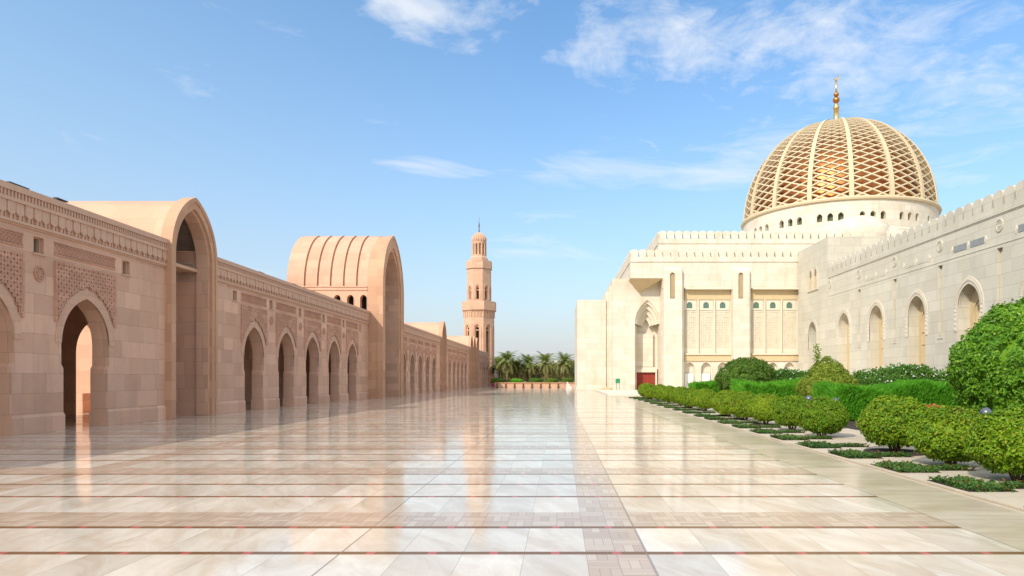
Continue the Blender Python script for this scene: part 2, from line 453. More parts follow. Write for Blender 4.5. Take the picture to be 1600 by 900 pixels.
def arcade_section(u0, u1, cents, label, open_back, wins, detail=True, plug=None):
    root = empty('arcade', (-W, (u0+u1)/2, 0), label, 'arcade', ARG)
    mb = MB(); ops = [(arch(c, A_H, A_S, A_R), 0.0) for c in cents] + [(rect(u, .21, 6.12), 5.6) for u in wins]
    wall(mb, ML, u0, u1, 0, 7.2, ops, 0, -TH)
    for c in cents:
        for s in (-1, 1):
            a, b = sorted((c+s*(A_H+.03), c+s*(A_H-.09))); mb.mbox(ML, a, b, .5, 2.05, -TH-.003, .004)
            mb.mprism(ML, [(c+s*(A_H+.03),2.05),(c+s*(A_H-.09),2.05),(c+s*(A_H+.03),2.2)], -TH-.003, .004)
    edges = [u0] + [e for c in cents for e in (c-A_H+.12, c+A_H-.12)] + [u1]
    for a, b in zip(edges[::2], edges[1::2]):
        mb.mbox(ML, a, b, 0, .5, -TH-.03, .045); mb.mprism(lambda u,z,w: ML(w,z,u), [(.045,.5),(.0,.58),(-.05,.58),(-.05,.5)], a, b)
    part('wall', mb, PINK, root)
    part('cornice', cornice(u0, u1), PINKT, root)
    MB2 = lambda u, z, w: (-22.2 + w, u, z)
    ub = u1 + (6.4 if open_back else 0)
    b2 = MB(); wall(b2, MB2, u0 if abs(u0-32) > .1 else 34.7, ub, 0, 7.0, [(arch(c, A_H, A_S, A_R), 0.0) for c in cents[:-1] + [32.55]] if open_back else [], 0, -TH)
    part('back_wall', b2, PINK, root)
    rf = MB(); rf.box(-22.9,-W-TH+.03,u0,u1,6.75,7.0)
    if open_back: rf.box(-22.9,-18.9,u1,ub,6.76,6.99)
    part('roof', rf, PINKT, root)
    for c in cents:
        for nm in ('arch_surround','lattice_panel','frieze'):
            o = link(nm, AM[nm], root, (0, c-(u0+u1)/2, 0))
    for k, u in enumerate(wins):
        f = link('window', AM['window'], root, (0, u-(u0+u1)/2, 0)); link('pane', AM['pane'], f)
        if 0 < k < len(wins)-1 or len(wins) < 4: link('roundel', AM['roundel'], root, (0, u-(u0+u1)/2, 0))
    return root
def cs(c0, n): return [c0+PITCH*k for k in range(n)]
def mids(cc): return [cc[0]-PITCH/2] + [c+PITCH/2 for c in cc]
c1 = [10.6, 14.91, 19.22, 23.53]; c2 = cs(36.45,5); c3 = cs(71.4,5); c4 = cs(101.3,5); c5 = cs(140.3,4)
arcade_section(5.0, 28.25, c1, 'nearest rose sandstone arcade wing at the left edge, sunlit court visible through its arch', True, mids(c1)[1:])
arcade_section(32.0, 58.25, c2, 'rose sandstone arcade wing of five arches between nearest narrow portal and the big ribbed vault', False, mids(c2))
arcade_section(66.05, 93.3, c3, 'rose sandstone arcade wing directly behind the big ribbed vault portal', False, mids(c3))
arcade_section(97.1, 123.2, c4, 'rose sandstone arcade wing between the distant single portal and the cluster of three portals', False, mids(c4))
s5 = arcade_section(136.0, 157.0, c5, 'farthest rose sandstone arcade wing of four arches ending below the minaret', False, mids(c5))
fm = MB()
for a, b in ((127.0,127.5),(131.3,131.8),(135.6,136.0)): fm.box(-W-TH,-W+.1,a,b,0,7.6)
part('pier', fm, PINK, s5)

# portals -----------------------------------------------------------------
def portal(uc, half, spring, apex, xf, band, body, xend, label, grp=None, big=False):
    M = lambda u, z, w: (xf + w, u, z)
    root = empty('portal', (xf, uc, 0), label, 'portal', grp)
    r = apex-spring
    O = arch(uc, half, spring, r, 14); I1 = arch(uc, half-band, spring-.05, r-band*1.15, 14); I2 = arch(uc, half-band*1.2, spring-.05, r-band*1.42, 14)
    E = arch(uc, half-.06, spring, r-.07, 14)
    f = MB()
    ring(f, M, E, I1, -body, -.002, legs=0.0)
    ring(f, M, O, arch(uc, half-.16, spring, r-.19, 14), -.45, .05, legs=0.0)
    f2 = MB(); ring(f2, M, I1, I2, -body-.25, -.14, legs=0.0)
    part('arch_frame', f, PINKO, root); part('inner_arch', f2, PINK, root)
    # chamber behind the arch: walls, vault, back wall
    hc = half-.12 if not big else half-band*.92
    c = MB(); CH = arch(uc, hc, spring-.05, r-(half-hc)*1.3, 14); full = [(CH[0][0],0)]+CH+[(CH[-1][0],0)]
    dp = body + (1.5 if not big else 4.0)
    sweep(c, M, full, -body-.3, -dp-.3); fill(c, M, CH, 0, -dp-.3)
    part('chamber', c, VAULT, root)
    zl = spring+.5
    for sg in (-1, 1) if not big else ():
        ld = MB(); a_, b_ = sorted((uc+sg*(half-band*.92), uc+sg*(half-.13))); ld.mbox(M, a_, b_, 0, zl, -dp-.28, -body-.26); part('jamb', ld, PINK, root)
        ld = MB(); a_, b_ = sorted((uc+sg*(half-band*.92-.05), uc+sg*(half-.13))); ld.mbox(M, a_, b_, zl+.002, zl+.07, -dp-.29, -body-.258); part('ledge', ld, PINK, root)
    # medallion on the far jamb, facing the viewer
    md = MB(); uj = uc+half-band*.92-.004; xm = xf-body-.3-.5; zm = spring-.4; s = .42 if not big else .7
    F = lambda u, z, w: (xm+u, uj-w, z)
    for a, b in ((-s,-s*.86),(s*.86,s)):
        md.mbox(F,a,b,zm-s,zm+s,-.0,.03); md.mbox(F,-s*.86,s*.86,zm+a,zm+b,0,.03)
    for r0, r1 in ((s*.0,s*.18),(s*.42,s*.52),(s*.7,s*.8)):
        n = 24
        for k in range(n):
            a0, a1 = 2*PI*k/n, 2*PI*(k+1)/n
            md.mprism(F, [(r0*math.cos(a0),zm+r0*math.sin(a0)),(r1*math.cos(a0),zm+r1*math.sin(a0)),(r1*math.cos(a1),zm+r1*math.sin(a1)),(r0*math.cos(a1),zm+r0*math.sin(a1))], 0, .025)
    for k in range(12):
        a = 2*PI*k/12; md.mprism(F, [(s*.2*math.cos(a),zm+s*.2*math.sin(a)),(s*.65*math.cos(a-.12),zm+s*.65*math.sin(a-.12)),(s*.65*math.cos(a+.12),zm+s*.65*math.sin(a+.12))], 0, .018)
    part('medallion_panel', md, plain('pale_inlay', (.55,.47,.38), .7), root)
    return root, M, O
SMG = 'narrow vaulted portals in the arcade'
def small_portal(uc, label):
    root, M, O = portal(uc, 1.89, 7.03, 9.68, -16.06, .40, .45, -26, label, SMG)
    v = MB(); E = arch(uc, 1.86, 7.0, 2.53, 16); full = [(E[0][0],6.7)]+E+[(E[-1][0],6.7)]
    X = lambda u, z, w: (w, u, z)
    sweep(v, X, full, -16.4, -26.0); fill(v, X, E, 6.7, -26.0); v.box(-25.9,-16.7,E[0][0]+.05,E[-1][0]-.05,6.6,6.74)
    part('vault_roof', v, PINKR, root, smooth=False)
    return root
small_portal(30.1, 'narrow tall pointed portal with smooth barrel vault, nearest the camera in the left arcade')
small_portal(95.2, 'narrow pointed portal with smooth barrel vault, standing alone beyond the big ribbed vault')
small_portal(125.1, 'nearest fin of the three clustered narrow portals before the minaret')
small_portal(129.4, 'middle fin of the three clustered narrow portals before the minaret')
small_portal(133.7, 'farthest fin of the three clustered narrow portals before the minaret')

def big_portal():
    uc, half, sp, ap, xf = 62.15, 3.93, 9.55, 14.71, -15.09
    root, M, O = portal(uc, half, sp, ap, xf, .95, 1.3, -23.3, 'large sandstone portal with ribbed barrel vault and small clerestory windows', None, True)
    v = MB(); X = lambda u, z, w: (w, u, z)
    E1 = arch(uc, half-.08, sp, ap-sp-.05, 18); E2 = arch(uc, half-.24, sp, ap-sp-.23, 18)
    ribs = [-21.75,-20.63,-19.52,-18.4,-17.28]; g = .065
    xs = [-23.3]
    for r in ribs: xs += [r-g, r+g]
    xs.append(-16.2)
    for i in range(0, len(xs)-1):
        prof = E2 if i % 2 else E1
        sweep(v, X, prof, xs[i], xs[i+1])
        if i: 
            for a, b, c, d in zip(E1[:-1], E1[1:], E2[:-1], E2[1:]): v.face(X(*a,xs[i]), X(*b,xs[i]), X(*d,xs[i]), X(*c,xs[i]))
    fill(v, X, E1, sp-.02, -23.3)
    part('vault_roof', v, PINKR, root)
    # raised seams either side of each groove
    rm = MB()
    for r in ribs:
        ring(rm, lambda u,z,w: (r+w,u,z), arch(uc, half-.03, sp, ap-sp+.02, 18), arch(uc, half-.3, sp, ap-sp-.3, 18), -.16, -.075)
    part('vault_rib', rm, PINKT, root)
    # side walls with clerestory windows
    for s, nm in ((-1,'near'),(1,'far')):
        u = uc+s*(half-.06); F = (lambda uu: (lambda a, z, w: (a, uu+s*w, z)))(u)
        b = MB(); wc = [r+.56 for r in ribs]
        wall(b, F, -23.3, xf-1.31, 0, sp, [(arch(c,.29,8.5,.36,5), 7.55) for c in wc], 0, -.58)
        part('side_wall', b, PINKR, root)
        if s < 0:
            for c in wc:
                w = MB(); ring(w, F, arch(c,.35,8.5,.43,5), arch(c,.29,8.5,.36,5), -.05, .03, legs=7.55); wo = part('window', w, PINKT, root)
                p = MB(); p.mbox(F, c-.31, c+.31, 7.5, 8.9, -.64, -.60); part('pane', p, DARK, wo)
        t = MB(); t.mbox(F, -23.3, xf-1.31, sp-.30, sp-.18, -.01, .07); t.mbox(F, -23.3, xf-1.31, sp-.04, sp+.05, -.01, .06); part('string_course', t, PINKT, root)
    e = MB(); e.box(-23.3,-22.9,uc-half+.1,uc+half-.1,0,sp); part('end_wall', e, PINK, root)
big_portal()

# sunlit cross wall of the court beyond the first arch
t = empty('court_wall', (-29,37.0,0), 'sunlit tan wall with a low dark plinth, seen through the nearest left arch', 'wall')
m_ = MB(); m_.box(-40,-22.85,36.6,37.4,0,6.6); part('wall', m_, PINKR, t)
m_ = MB(); m_.box(-26,-23.75,34,36.59,0,.96); part('plinth', m_, PINK, t)
m_ = MB(); m_.box(-40,-22.85,36.5,37.5,6.6,6.8); part('coping', m_, PINKT, t)

# roof fixtures
FLG = 'floodlights on the arcade roof edge'
def floodlight(u, x, L, label):
    root = empty('floodlight', (x, u, 7.46), label, 'floodlight', FLG)
    a = MB(); a.box(x-.04,x+.04,u-.04,u+.04,7.46,7.50); part('bracket', a, BLACK, root)
    h = MB(); h.mprism(lambda p,z,w: (x+w,u+p,z), [(-L/2,7.50),(L/2,7.50),(L/2,7.535),(-L/2,7.545)], -.07, .07); part('housing', h, BLACK, root)
floodlight(20.6, -16.35, .75, 'long black floodlight on the arcade roof edge nearest the left border of the photo')
floodlight(22.25, -16.25, .5, 'black floodlight on the arcade roof edge left of the nearest smooth vault')
floodlight(37.5, -16.4, .6, 'black floodlight on the roof edge just behind the nearest narrow portal')
floodlight(42.2, -16.4, .6, 'black floodlight on the roof edge midway between nearest portal and ribbed vault')

# ------------------------------------------------------------------ minaret
def minaret():
    X0, Y0 = -19.4, 165.0
    root = empty('minaret', (X0,Y0,0), 'tall octagonal rose sandstone minaret with two balconies and ribbed cap', 'minaret')
    def oct_wall(Rc, z0, z1, ops, th, name, mat):
        mb = MB()
        ap = Rc*math.cos(PI/8); hw = Rc*math.sin(PI/8)
        for k in range(8):
            a = -PI/2 + k*PI/4; n = Vector((math.cos(a), math.sin(a), 0)); tt = Vector((-math.sin(a), math.cos(a), 0))
            M = lambda u, z, w: tuple(Vector((X0,Y0,0)) + n*(ap+w) + tt*u + Vector((0,0,z)))
            wall(mb, M, -hw, hw, z0, z1, [ (arch(0,*o[:3],5), o[3]) for o in ops], 0, -th, back=False, cap=False, ends=False)
            for o in ops:
                ring(mb, M, arch(0,o[0]+.34,o[1],o[2]+.36,5), arch(0,o[0]+.22,o[1],o[2]+.24,5), -.05,.09, legs=o[3])
                ring(mb, M, arch(0,o[0]+.02,o[1],o[2]+.02,5), arch(0,o[0]*.58,o[1]-.1,o[2]*.55,5), -th*.6, -th*.35, legs=o[3])
                mb.mbox(M,-o[0]*.6,o[0]*.6,o[1]-.5,o[1]-.25,-th*.55,-th*.3)
        return part(name, mb, mat, root)
    oct_wall(3.78, 0, 17.9, [(.62,13.6,.9,4.0)], .9, 'lower_shaft', PINKR)
    oct_wall(3.02, 20.0, 27.8, [(.42,23.2,.65,20.6)], .8, 'upper_shaft', PINKR)
    def balcony(Rc, z0, z1, zl, name):
        mb = MB(); b0 = PI/8
        mb.lathe([(Rc-.75,zl),(Rc-.15,z0),(Rc,z0),(Rc,z1),(Rc-.25,z1),(Rc-.25,z0+.3),(.5,z0+.3)], 8, (X0,Y0,0), b0)
        ap = (Rc-.5)*math.cos(PI/8)
        for k in range(8):
            a = -PI/2 + k*PI/4; n = Vector((math.cos(a), math.sin(a), 0)); tt = Vector((-math.sin(a), math.cos(a), 0))
            M = lambda u, z, w: tuple(Vector((X0,Y0,0)) + n*(ap+w) + tt*u + Vector((0,0,z)))
            hw = (Rc-.5)*math.sin(PI/8)
            for j in range(5):
                u = -hw + hw*2*j/4
                mb.mprism(M, [(u-.14,z0),(u+.14,z0),(u+.1,zl-.9),(u-.1,zl-.9)], -.6, .12)
        return part(name, mb, PINKR, root)
    balcony(4.3, 18.0, 20.1, 17.3, 'balcony'); balcony(3.25, 28.0, 29.9, 27.4, 'balcony')
    mb = MB(); mb.lathe([(2.35,29.8),(2.2,30.7),(1.75,31.2)],8,(X0,Y0,0),PI/8)
    n = 12
    for k in range(n):
        a = 2*PI*k/n; cx, cy = X0+1.55*math.cos(a), Y0+1.55*math.sin(a)
        mb.lathe([(.24,31.0),(.24,34.4)],6,(cx,cy,0))
    mb.lathe([(1.0,31.0),(1.0,34.3)],12,(X0,Y0,0)); mb.lathe([(1.62,34.0),(1.75,34.2),(1.75,34.6),(1.6,34.65)],24,(X0,Y0,0))
    mb.lathe([(1.75,30.9),(1.75,31.4),(1.5,31.5)],24,(X0,Y0,0))
    part('lantern', mb, PINKR, root)
    cap = MB(); N = 40
    prof = [(1.58,34.6),(1.72,35.0),(1.70,35.5),(1.45,36.1),(1.0,36.6),(.5,36.9),(.12,37.05)]
    b = len(cap.v)
    for r, z in prof:
        for k in range(N):
            a = 2*PI*k/N; rr = r*(1+.06*math.cos(a*20)); cap.v.append((X0+rr*math.cos(a),Y0+rr*math.sin(a),z))
    for i in range(len(prof)-1):
        for k in range(N):
            k2=(k+1)%N; cap.f.append((b+i*N+k,b+i*N+k2,b+(i+1)*N+k2,b+(i+1)*N+k))
    part('cap', cap, PINKR, root)
    f = MB(); f.lathe([(.16,36.95),(.12,38.1),(.1,38.3)],8,(X0,Y0,0)); f.lathe([(.05,38.3),(.26,38.55),(.05,38.8)],10,(X0,Y0,0)); f.lathe([(.05,38.8),(.2,39.05),(.05,39.25)],10,(X0,Y0,0)); f.lathe([(.05,39.2),(.03,40.7)],6,(X0,Y0,0))
    part('finial', f, plain('dark_bronze', (.22,.13,.07), .4, .7), root)
minaret()

# end pier, dark board
t = empty('end_pier', (-15.4,158.2,0), 'low sandstone pier block closing the far end of the left arcade', 'wall')
m_ = MB(); m_.box(-16.4,-14.75,157.6,159,0,4.1); part('wall', m_, PINK, t)
m_ = MB(); m_.box(-14.4,-13.6,151.5,152.2,0,3.6); tag(link('stone_slab', m_.mesh('stone_slab', GREY)), 'grey upright stone slab beside the far sandstone pier', 'slab')
t = empty('notice_board', (-15.0,157.3,2.7), 'small dark blue board mounted high on the far sandstone pier', 'board')
m_ = MB(); m_.box(-15.45,-14.7,157.35,157.5,2.75,4.2); part('frame', m_, BLACK, t)
m_ = MB(); m_.box(-15.38,-14.77,157.3,157.349,2.83,4.12); part('panel', m_, plain('navy_panel',(.02,.03,.07),.4), t)

# ------------------------------------------------------------------ mosque
def merlons(M, u0, u1, z0, zb, z1, pitch, th, mb):
    """parapet: solid up to zb, rounded leaf merlons above"""
    mb.mbox(M,u0,u1,z0,zb,-th,.0); mb.mbox(M,u0,u1,z0-.16,z0,-th,.10)
    n = max(1,round((u1-u0)/pitch)); s = (u1-u0)/n; h = z1-zb
    for k in range(n):
        c = u0+(k+.5)*s; a = s*.465
        pts = [(c-a*.78,zb)] + [(c-a*math.cos(t*PI/8)*(1.0), zb+h*.62+h*.38*math.sin(t*PI/8)**.8) for t in range(9)] + [(c+a*.78,zb)]
        mb.mprism(M, pts, -th, -.0)

def mosque():
    root = empty('mosque', (33,110,0), 'cream limestone mosque with latticed golden dome behind the garden', 'mosque')
    FA = lambda u, z, w: (u, 94.5-w, z)        # upper front plane
    FB = lambda u, z, w: (u, 97.0-w, z)        # entrance block plane
    FR = lambda u, z, w: (u, 95.3-w, z)        # recessed bay plane
    # entrance block with pointed niche
    c, a, s, r = 12.5, 1.77, 9.5, 3.35
    b = MB(); wall(b, FB, 7.55, 14.9, 0, 15.9, [(arch(c,a,s,r,10), 0)], 0, -3.2, cap=False, ends=False)
    b.face((7.55,97,0),(7.55,118,0),(7.55,118,15.9),(7.55,97,15.9)); b.face((7.55,97,15.9),(14.9,97,15.9),(14.9,118,15.9),(7.55,118,15.9))
    part('entrance_block', b, CREAM, root)
    n = MB(); fill(n, FB, arch(c,a,s,r,10), 0, -2.4)
    n.box(c-a-.0, c-a+.35, 98.0, 99.4, 0, s-.2); n.box(c-1.35,c+1.05,98.9,99.38,3.4,8.2); n.box(c-a+.01,c+a-.01,98.75,99.39,3.05,3.35)
    part('niche', n, CREAM, root)
    aa = a
    for i, (ai, w0, w1) in enumerate(((1.50,-.5,-.25),(1.16,-.95,-.7),(.82,-1.4,-1.15),(.48,-1.85,-1.6))):
        q = MB(); ri = r*(ai/a)**.85; ro = r*(aa/a)**.85
        ring(q, FB, arch(c,aa+.02,s-.0,ro,10), arch(c,ai,s-.0-.12*i,ri,10), w0-.5, w1)
        part('niche_arch', q, CREAMT if i%2 else CREAM, root); aa = ai
    d = MB(); d.box(c-1.6,c-1.38,98.6,99.39,0,2.6); d.box(c+1.38,c+1.6,98.6,99.39,0,2.6); d.box(c-1.6,c+1.6,98.55,99.39,2.6,3.04); f = part('door_frame', d, CREAMT, root)
    d = MB(); d.box(c-1.38,c+1.38,99.0,99.1,0,2.6)
    for k in range(4):
        for j in range(3): d.box(c-1.3+.66*k,c-.72+.66*k,98.96,99.002,.15+.82*j,.85+.82*j)
    part('door', d, DOOR, root)
    # west wing
    b = MB(); b.box(2.6,6.75,99,116,0,13.1); b.box(6.75,7.16,99.25,116,0,14.3); b.box(7.16,7.54,98.1,116,0,15.0); b.box(2.45,6.9,98.9,116.1,0,.5); part('wing', b, CREAM, root)
    # recessed bay wall and everything right of the entrance
    b = MB(); ba = [17.0+1.16+2.31*k for k in range(3)] + [26.3+1.16+2.31*k for k in range(3)]
    ops = [(arch(x,.72,3.05,.95,7), 0.14) for x in ba]
    wall(b, FR, 14.3, 60, 0, 14.2, ops, 0, -1.0, cap=False, ends=False)
    for x in ba: fill(b, FR, arch(x,.72,3.05,.95,7), .1, -.55)
    b.face((14.3,95.3,0),(14.3,130,0),(14.3,130,14.2),(14.3,95.3,14.2))
    part('bay_wall', b, CREAM, root)
    b = MB(); b.box(9.84,62,94.5,128,15.6,18.0); b.box(14.3,62,94.5,128,14.21,15.6)
    part('upper_block', b, CREAM, root)
    # wedge corbel below the overhanging corner
    q = MB(); P = [(9.84,94.5,15.6),(14.4,94.5,15.6),(14.4,97.0,15.6),(9.84,97.0,15.6),(11.3,97.0,13.9)]
    q.face(P[0],P[1],P[4]); q.face(P[0],P[4],P[3]); q.face(P[1],P[2],P[4]); part('corbel', q, TANT, root)
    for x0, x1 in ((14.36,16.92),(23.9,26.2)):
        p = MB(); cx = (x0+x1)/2-.05
        FP = lambda u, z, w: (u, 94.0-w, z)
        wall(p, FP, x0, x1, 0, 16.6, [(arch(cx,.34,15.95,.36,6), 12.7)], 0, -.49, back=False, cap=False, ends=False)
        p.face((x0,94,16.6),(x1,94,16.6),(x1,94.5,17.1),(x0,94.5,17.1))
        p.face((x0,94,0),(x0,95.3,0),(x0,95.3,16.6),(x0,94,16.6)); p.face((x1,94,0),(x1,95.3,0),(x1,95.3,16.6),(x1,94,16.6))
        for sx in (x0,x1): p.face((sx,94,16.6),(sx,94.5,16.6),(sx,94.5,17.1))
        p.box(x1-.02,x1+.24,94.3,95.31,0,14.6); p.face((x1,94.3,14.6),(x1+.24,94.3,14.6),(x1+.02,94.45,16.2))
        po = part('pilaster', p, CREAM, root)
        sc = MB()
        for k in range(22):
            for sgn in (1,-1):
                z = 12.7+.17*k; sc.mprism(FP, [(cx-.34,z),(cx+.34,z+.45*sgn),(cx+.34,z+.45*sgn+.07),(cx-.34,z+.07)], -.25, -.2 if sgn>0 else -.21)
        part('screen', sc, TANT, po)
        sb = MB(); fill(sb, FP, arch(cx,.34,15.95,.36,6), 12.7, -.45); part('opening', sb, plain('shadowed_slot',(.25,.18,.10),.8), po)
    # ledges
    for x0, x1 in ((17.48,23.88),(26.76,40)):
        for q in ((94.35,95.32,14.05,14.22),(94.9,95.32,5.0,5.2)):
            l = MB(); l.box(x0,x1,*q); part('ledge', l, CREAMT, root)
        for q in ((95.15,95.31,12.7,14.04),(95.1,95.31,4.15,4.99)):
            l = MB(); l.box(x0,x1,*q); part('ledge_shade_band', l, TANT, root)  # smooth bay bands; the ledge shadow is painted in as tan
    # panels with carved relief, windows
    relief = MB(); rr = random.Random(3)
    G = lambda p,zz,w: (p,-w,zz)
    for i in range(6):
        for j in range(15):
            u = -.9+.3*i; z = 5.95+.35*j; q = rr.random(); dd = rr.uniform(.07,.14); e = rr.uniform(-.03,.03)
            if q < .45: h = [(u+.05,z+.17+e),(u+.15+e,z+.02),(u+.26,z+.19-e),(u+.15,z+.34)]
            elif q < .75: h = [(u+.04,z+.05),(u+.13,z+.02),(u+.27,z+.26+e),(u+.2,z+.33),(u+.06,z+.2)]
            else: h = [(u+.08,z+.02),(u+.17+e,z+.03),(u+.16,z+.34),(u+.07+e,z+.32)]
            relief.mprism(G, h, 0, dd)
        if i: relief.mprism(G, [(u-.02,5.95),(u+.02,5.95),(u+.02,11.2),(u-.02,11.2)], 0, .05)
    relief.box(-.98,.98,-.02,.06,5.3,11.2); 
    RM = relief.mesh('carved_panel', CREAMT)
    wf = MB(); F = lambda u, z, w: (u, -w, z)
    wall(wf, F, -.93, .93, 11.25, 12.6, [(arch(0,.4,11.95,.42,6),11.5)], .10, 0, back=False); WF = wf.mesh('window', CREAMT)
    wg = MB(); fill(wg, F, arch(0,.4,11.95,.42,6), 11.5, .012); WG = wg.mesh('pane', GLASS)
    fa = MB(); ring(fa, F, arch(0,.86,3.05,1.12,7), arch(0,.72,3.05,.95,7), -.02,.06, legs=.15); FAm = fa.mesh('arch_surround', CREAMT)
    bl = MB(); bl.box(-.62,.62,.25,.4,.14,2.4); BLm = bl.mesh('blind_panel', WHITE)
    for x in ba:
        off = (x-33, 95.3-110, 0)
        link('carved_panel', RM, root, off); w = link('window', WF, root, off); link('pane', WG, w)
        link('arch_surround', FAm, root, off); link('blind_panel', BLm, root, off)
    for x in ba:
        l = MB(); l.box(x+1.08,x+1.24,95.0,95.31,5.21,12.69); part('mullion', l, CREAMT, root)
    # parapets
    p = MB(); merlons(FA, 9.84, 62, 18.0, 18.5, 19.6, 1.11, .55, p)
    FS = lambda u, z, w: (9.84+w*-1.0, u, z)
    merlons(FS, 95.2, 126, 18.0, 18.5, 19.6, 1.11, .55, p); part('parapet', p, CREAM, root)
    b = MB(); b.box(15.7,70,108,150,17.5,23.2); part('upper_tier', b, CREAM, root)
    p = MB(); merlons(lambda u,z,w: (u,108-w,z), 15.7, 60, 23.2, 23.8, 25.1, 1.26, .6, p)
    merlons(lambda u,z,w: (15.7-w,u,z), 108.7, 140, 23.2, 23.8, 25.1, 1.26, .6, p); part('parapet', p, CREAM, root)
    # semi dome in front of the drum
    h = MB(); h.lathe([(5.3,22),(5.3,25.2)]+[(5.3*math.cos(t*PI/20),25.2+3.2*math.sin(t*PI/20)) for t in range(1,11)],36,(49,112.5,0)); part('half_dome', h, CREAM, root, True)
    # drum with windows
    DC = (51.1,126.0); RD = 16.6
    NS = 16; a0 = -PI/2 - R(14)                         # angle of one rib
    dm = MB()
    def MD(u, z, w): return (DC[0]+(RD+w)*math.cos(a0+u), DC[1]+(RD+w)*math.sin(a0+u), z)
    step = 2*PI/NS
    for k in range(NS):
        ops = [(arch(k*step+step*q, .026, 28.15, .5, 5), 27.3) for q in (.25,.5,.75)]
        wall(dm, MD, k*step, (k+1)*step, 20, 30.6, ops, 0, -.7, back=False, cap=False, ends=False)
    part('drum', dm, CREAM, root)
    di = MB(); di.lathe([(RD-.72,20),(RD-.72,30.6)],64,(DC[0],DC[1],0)); part('drum_glazing', di, plain('drum_glass',(.10,.11,.05),.4), root)
    db = MB(); db.lathe([(RD+1.3,20),(RD+1.3,25.6),(RD+.1,26.2),(RD-.1,26.2)],16,(DC[0],DC[1],0),a0); part('drum_base', db, CREAM, root)
    # dome
    ZR, ZTp, RB = 30.9, 48.5, 16.45
    def prof(t):                                        # t 0 rim .. 1 top, pointed ellipse
        th = t*PI/2
        r = RB*(math.cos(th)**.90); z = ZR + (ZTp-ZR)*(math.sin(th)**1.0)
        return r, z
    ind = MB(); ind.lathe([(prof(i/28)[0]-1.15 if prof(i/28)[0] > 1.3 else .01, prof(i/28)[1]-.5) for i in range(0,29)],96,(DC[0],DC[1],0)); shell = part('dome', ind, GOLD, root, True)
    rg = MB(); rg.lathe([(RD-.5,30.5),(RD+.35,30.55),(RD+.45,30.8),(RD+.35,31.05),(RD-.1,31.1),(RD-1.2,31.1)],96,(DC[0],DC[1],0)); part('rim', rg, LATT, shell)
    lat = MB(); NC, NR = 32, 50; ts = [0.0]
    wts = [max(.3, math.cos(i/NR*PI/2*.93)**.55) for i in range(NR)]; sw = sum(wts)
    for w in wts: ts.append(ts[-1]+w/sw*.925)
    def PT(ang, t, off):
        r, z = prof(t); r = max(.05, r+off*math.cos(t*PI/2)); return Vector((DC[0]+r*math.cos(ang), DC[1]+r*math.sin(ang), z+off*math.sin(t*PI/2)))
    for j in range(NC):
        for sgn in (1,-1):
            for k in range(NR):
                aA = a0 + 2*PI/NC*(j + sgn*k/2); aB = a0 + 2*PI/NC*(j + sgn*(k+1)/2)
                p0, p1 = PT(aA,ts[k],0), PT(aB,ts[k+1],0); q0, q1 = PT(aA,ts[k],-.36), PT(aB,ts[k+1],-.36)
                tdir = (p1-p0).normalized(); nrm = (p0-q0).normalized(); sd = tdir.cross(nrm)*(.045+.07*(1-ts[k]))
                b = len(lat.v); lat.v += [tuple(v) for v in (p0-sd,p0+sd,p1+sd,p1-sd,q0-sd,q0+sd,q1+sd,q1-sd)]
                lat.f += [(b,b+1,b+2,b+3),(b+1,b+5,b+6,b+2),(b+4,b,b+3,b+7),(b+4,b+7,b+6,b+5)]
    part('lattice', lat, LATT, shell)
    for j in range(NS):
        rb = MB(); aA = a0 + j*2*PI/NS; s_ = Vector((-math.sin(aA), math.cos(aA), 0)); prev = None
        for i in range(33):
            t = i/32*.985; wd = .10+.26*math.cos(t*PI/2)
            p, q = PT(aA,t,.14), PT(aA,t,-.5); b = len(rb.v)
            rb.v += [tuple(p-s_*wd),tuple(p+s_*wd),tuple(q+s_*wd),tuple(q-s_*wd)]
            if i: 
                for e in range(4): rb.f.append((b-4+e,b-4+(e+1)%4,b+(e+1)%4,b+e))
        part('rib', rb, LATT, shell)
    cp = MB(); cp.lathe([(prof(t)[0]+.06, prof(t)[1]+.06) for t in (.915,.93,.95,.97,.985,.995)]+[(.35,ZTp+.15)],48,(DC[0],DC[1],0)); part('crown', cp, LATT, shell, True)
    # finial
    f = MB(); cx, cy = DC; z0 = ZTp
    f.lathe([(.75,z0-.2),(.6,z0+.2),(.48,z0+.4),(.46,z0+2.9),(.58,z0+3.0),(.58,z0+3.2),(.34,z0+3.7),(.28,z0+4.2)],20,(cx,cy,0)); f.lathe([(.2,z0+5.4),(.17,z0+8.3)],12,(cx,cy,0))
    fo = part('finial', f, FIN, root, True)
    for zz, rr_ in ((4.6,.56),(5.6,.42)):
        k = MB(); k.lathe([(.05+rr_*math.sin(i*PI/8), z0+zz-rr_*math.cos(i*PI/8)) for i in range(9)],16,(cx,cy,0)); part('ball', k, FINR, fo, True)
    k = MB(); pts = []
    zc = z0+8.85
    for i in range(15):
        t_ = PI*(1.25 + .95*i/14); pts.append((.62*math.cos(t_), zc+.62*math.sin(t_)))
    for i in range(15):
        t_ = PI*(2.2 - .95*i/14); pts.append((.50*math.cos(t_)-.07, zc+.13+.50*math.sin(t_)))
    k.mprism(lambda u,z,w: (cx+u,cy-w,z), pts, -.09, .09); part('crescent', k, FIN, fo)
mosque()

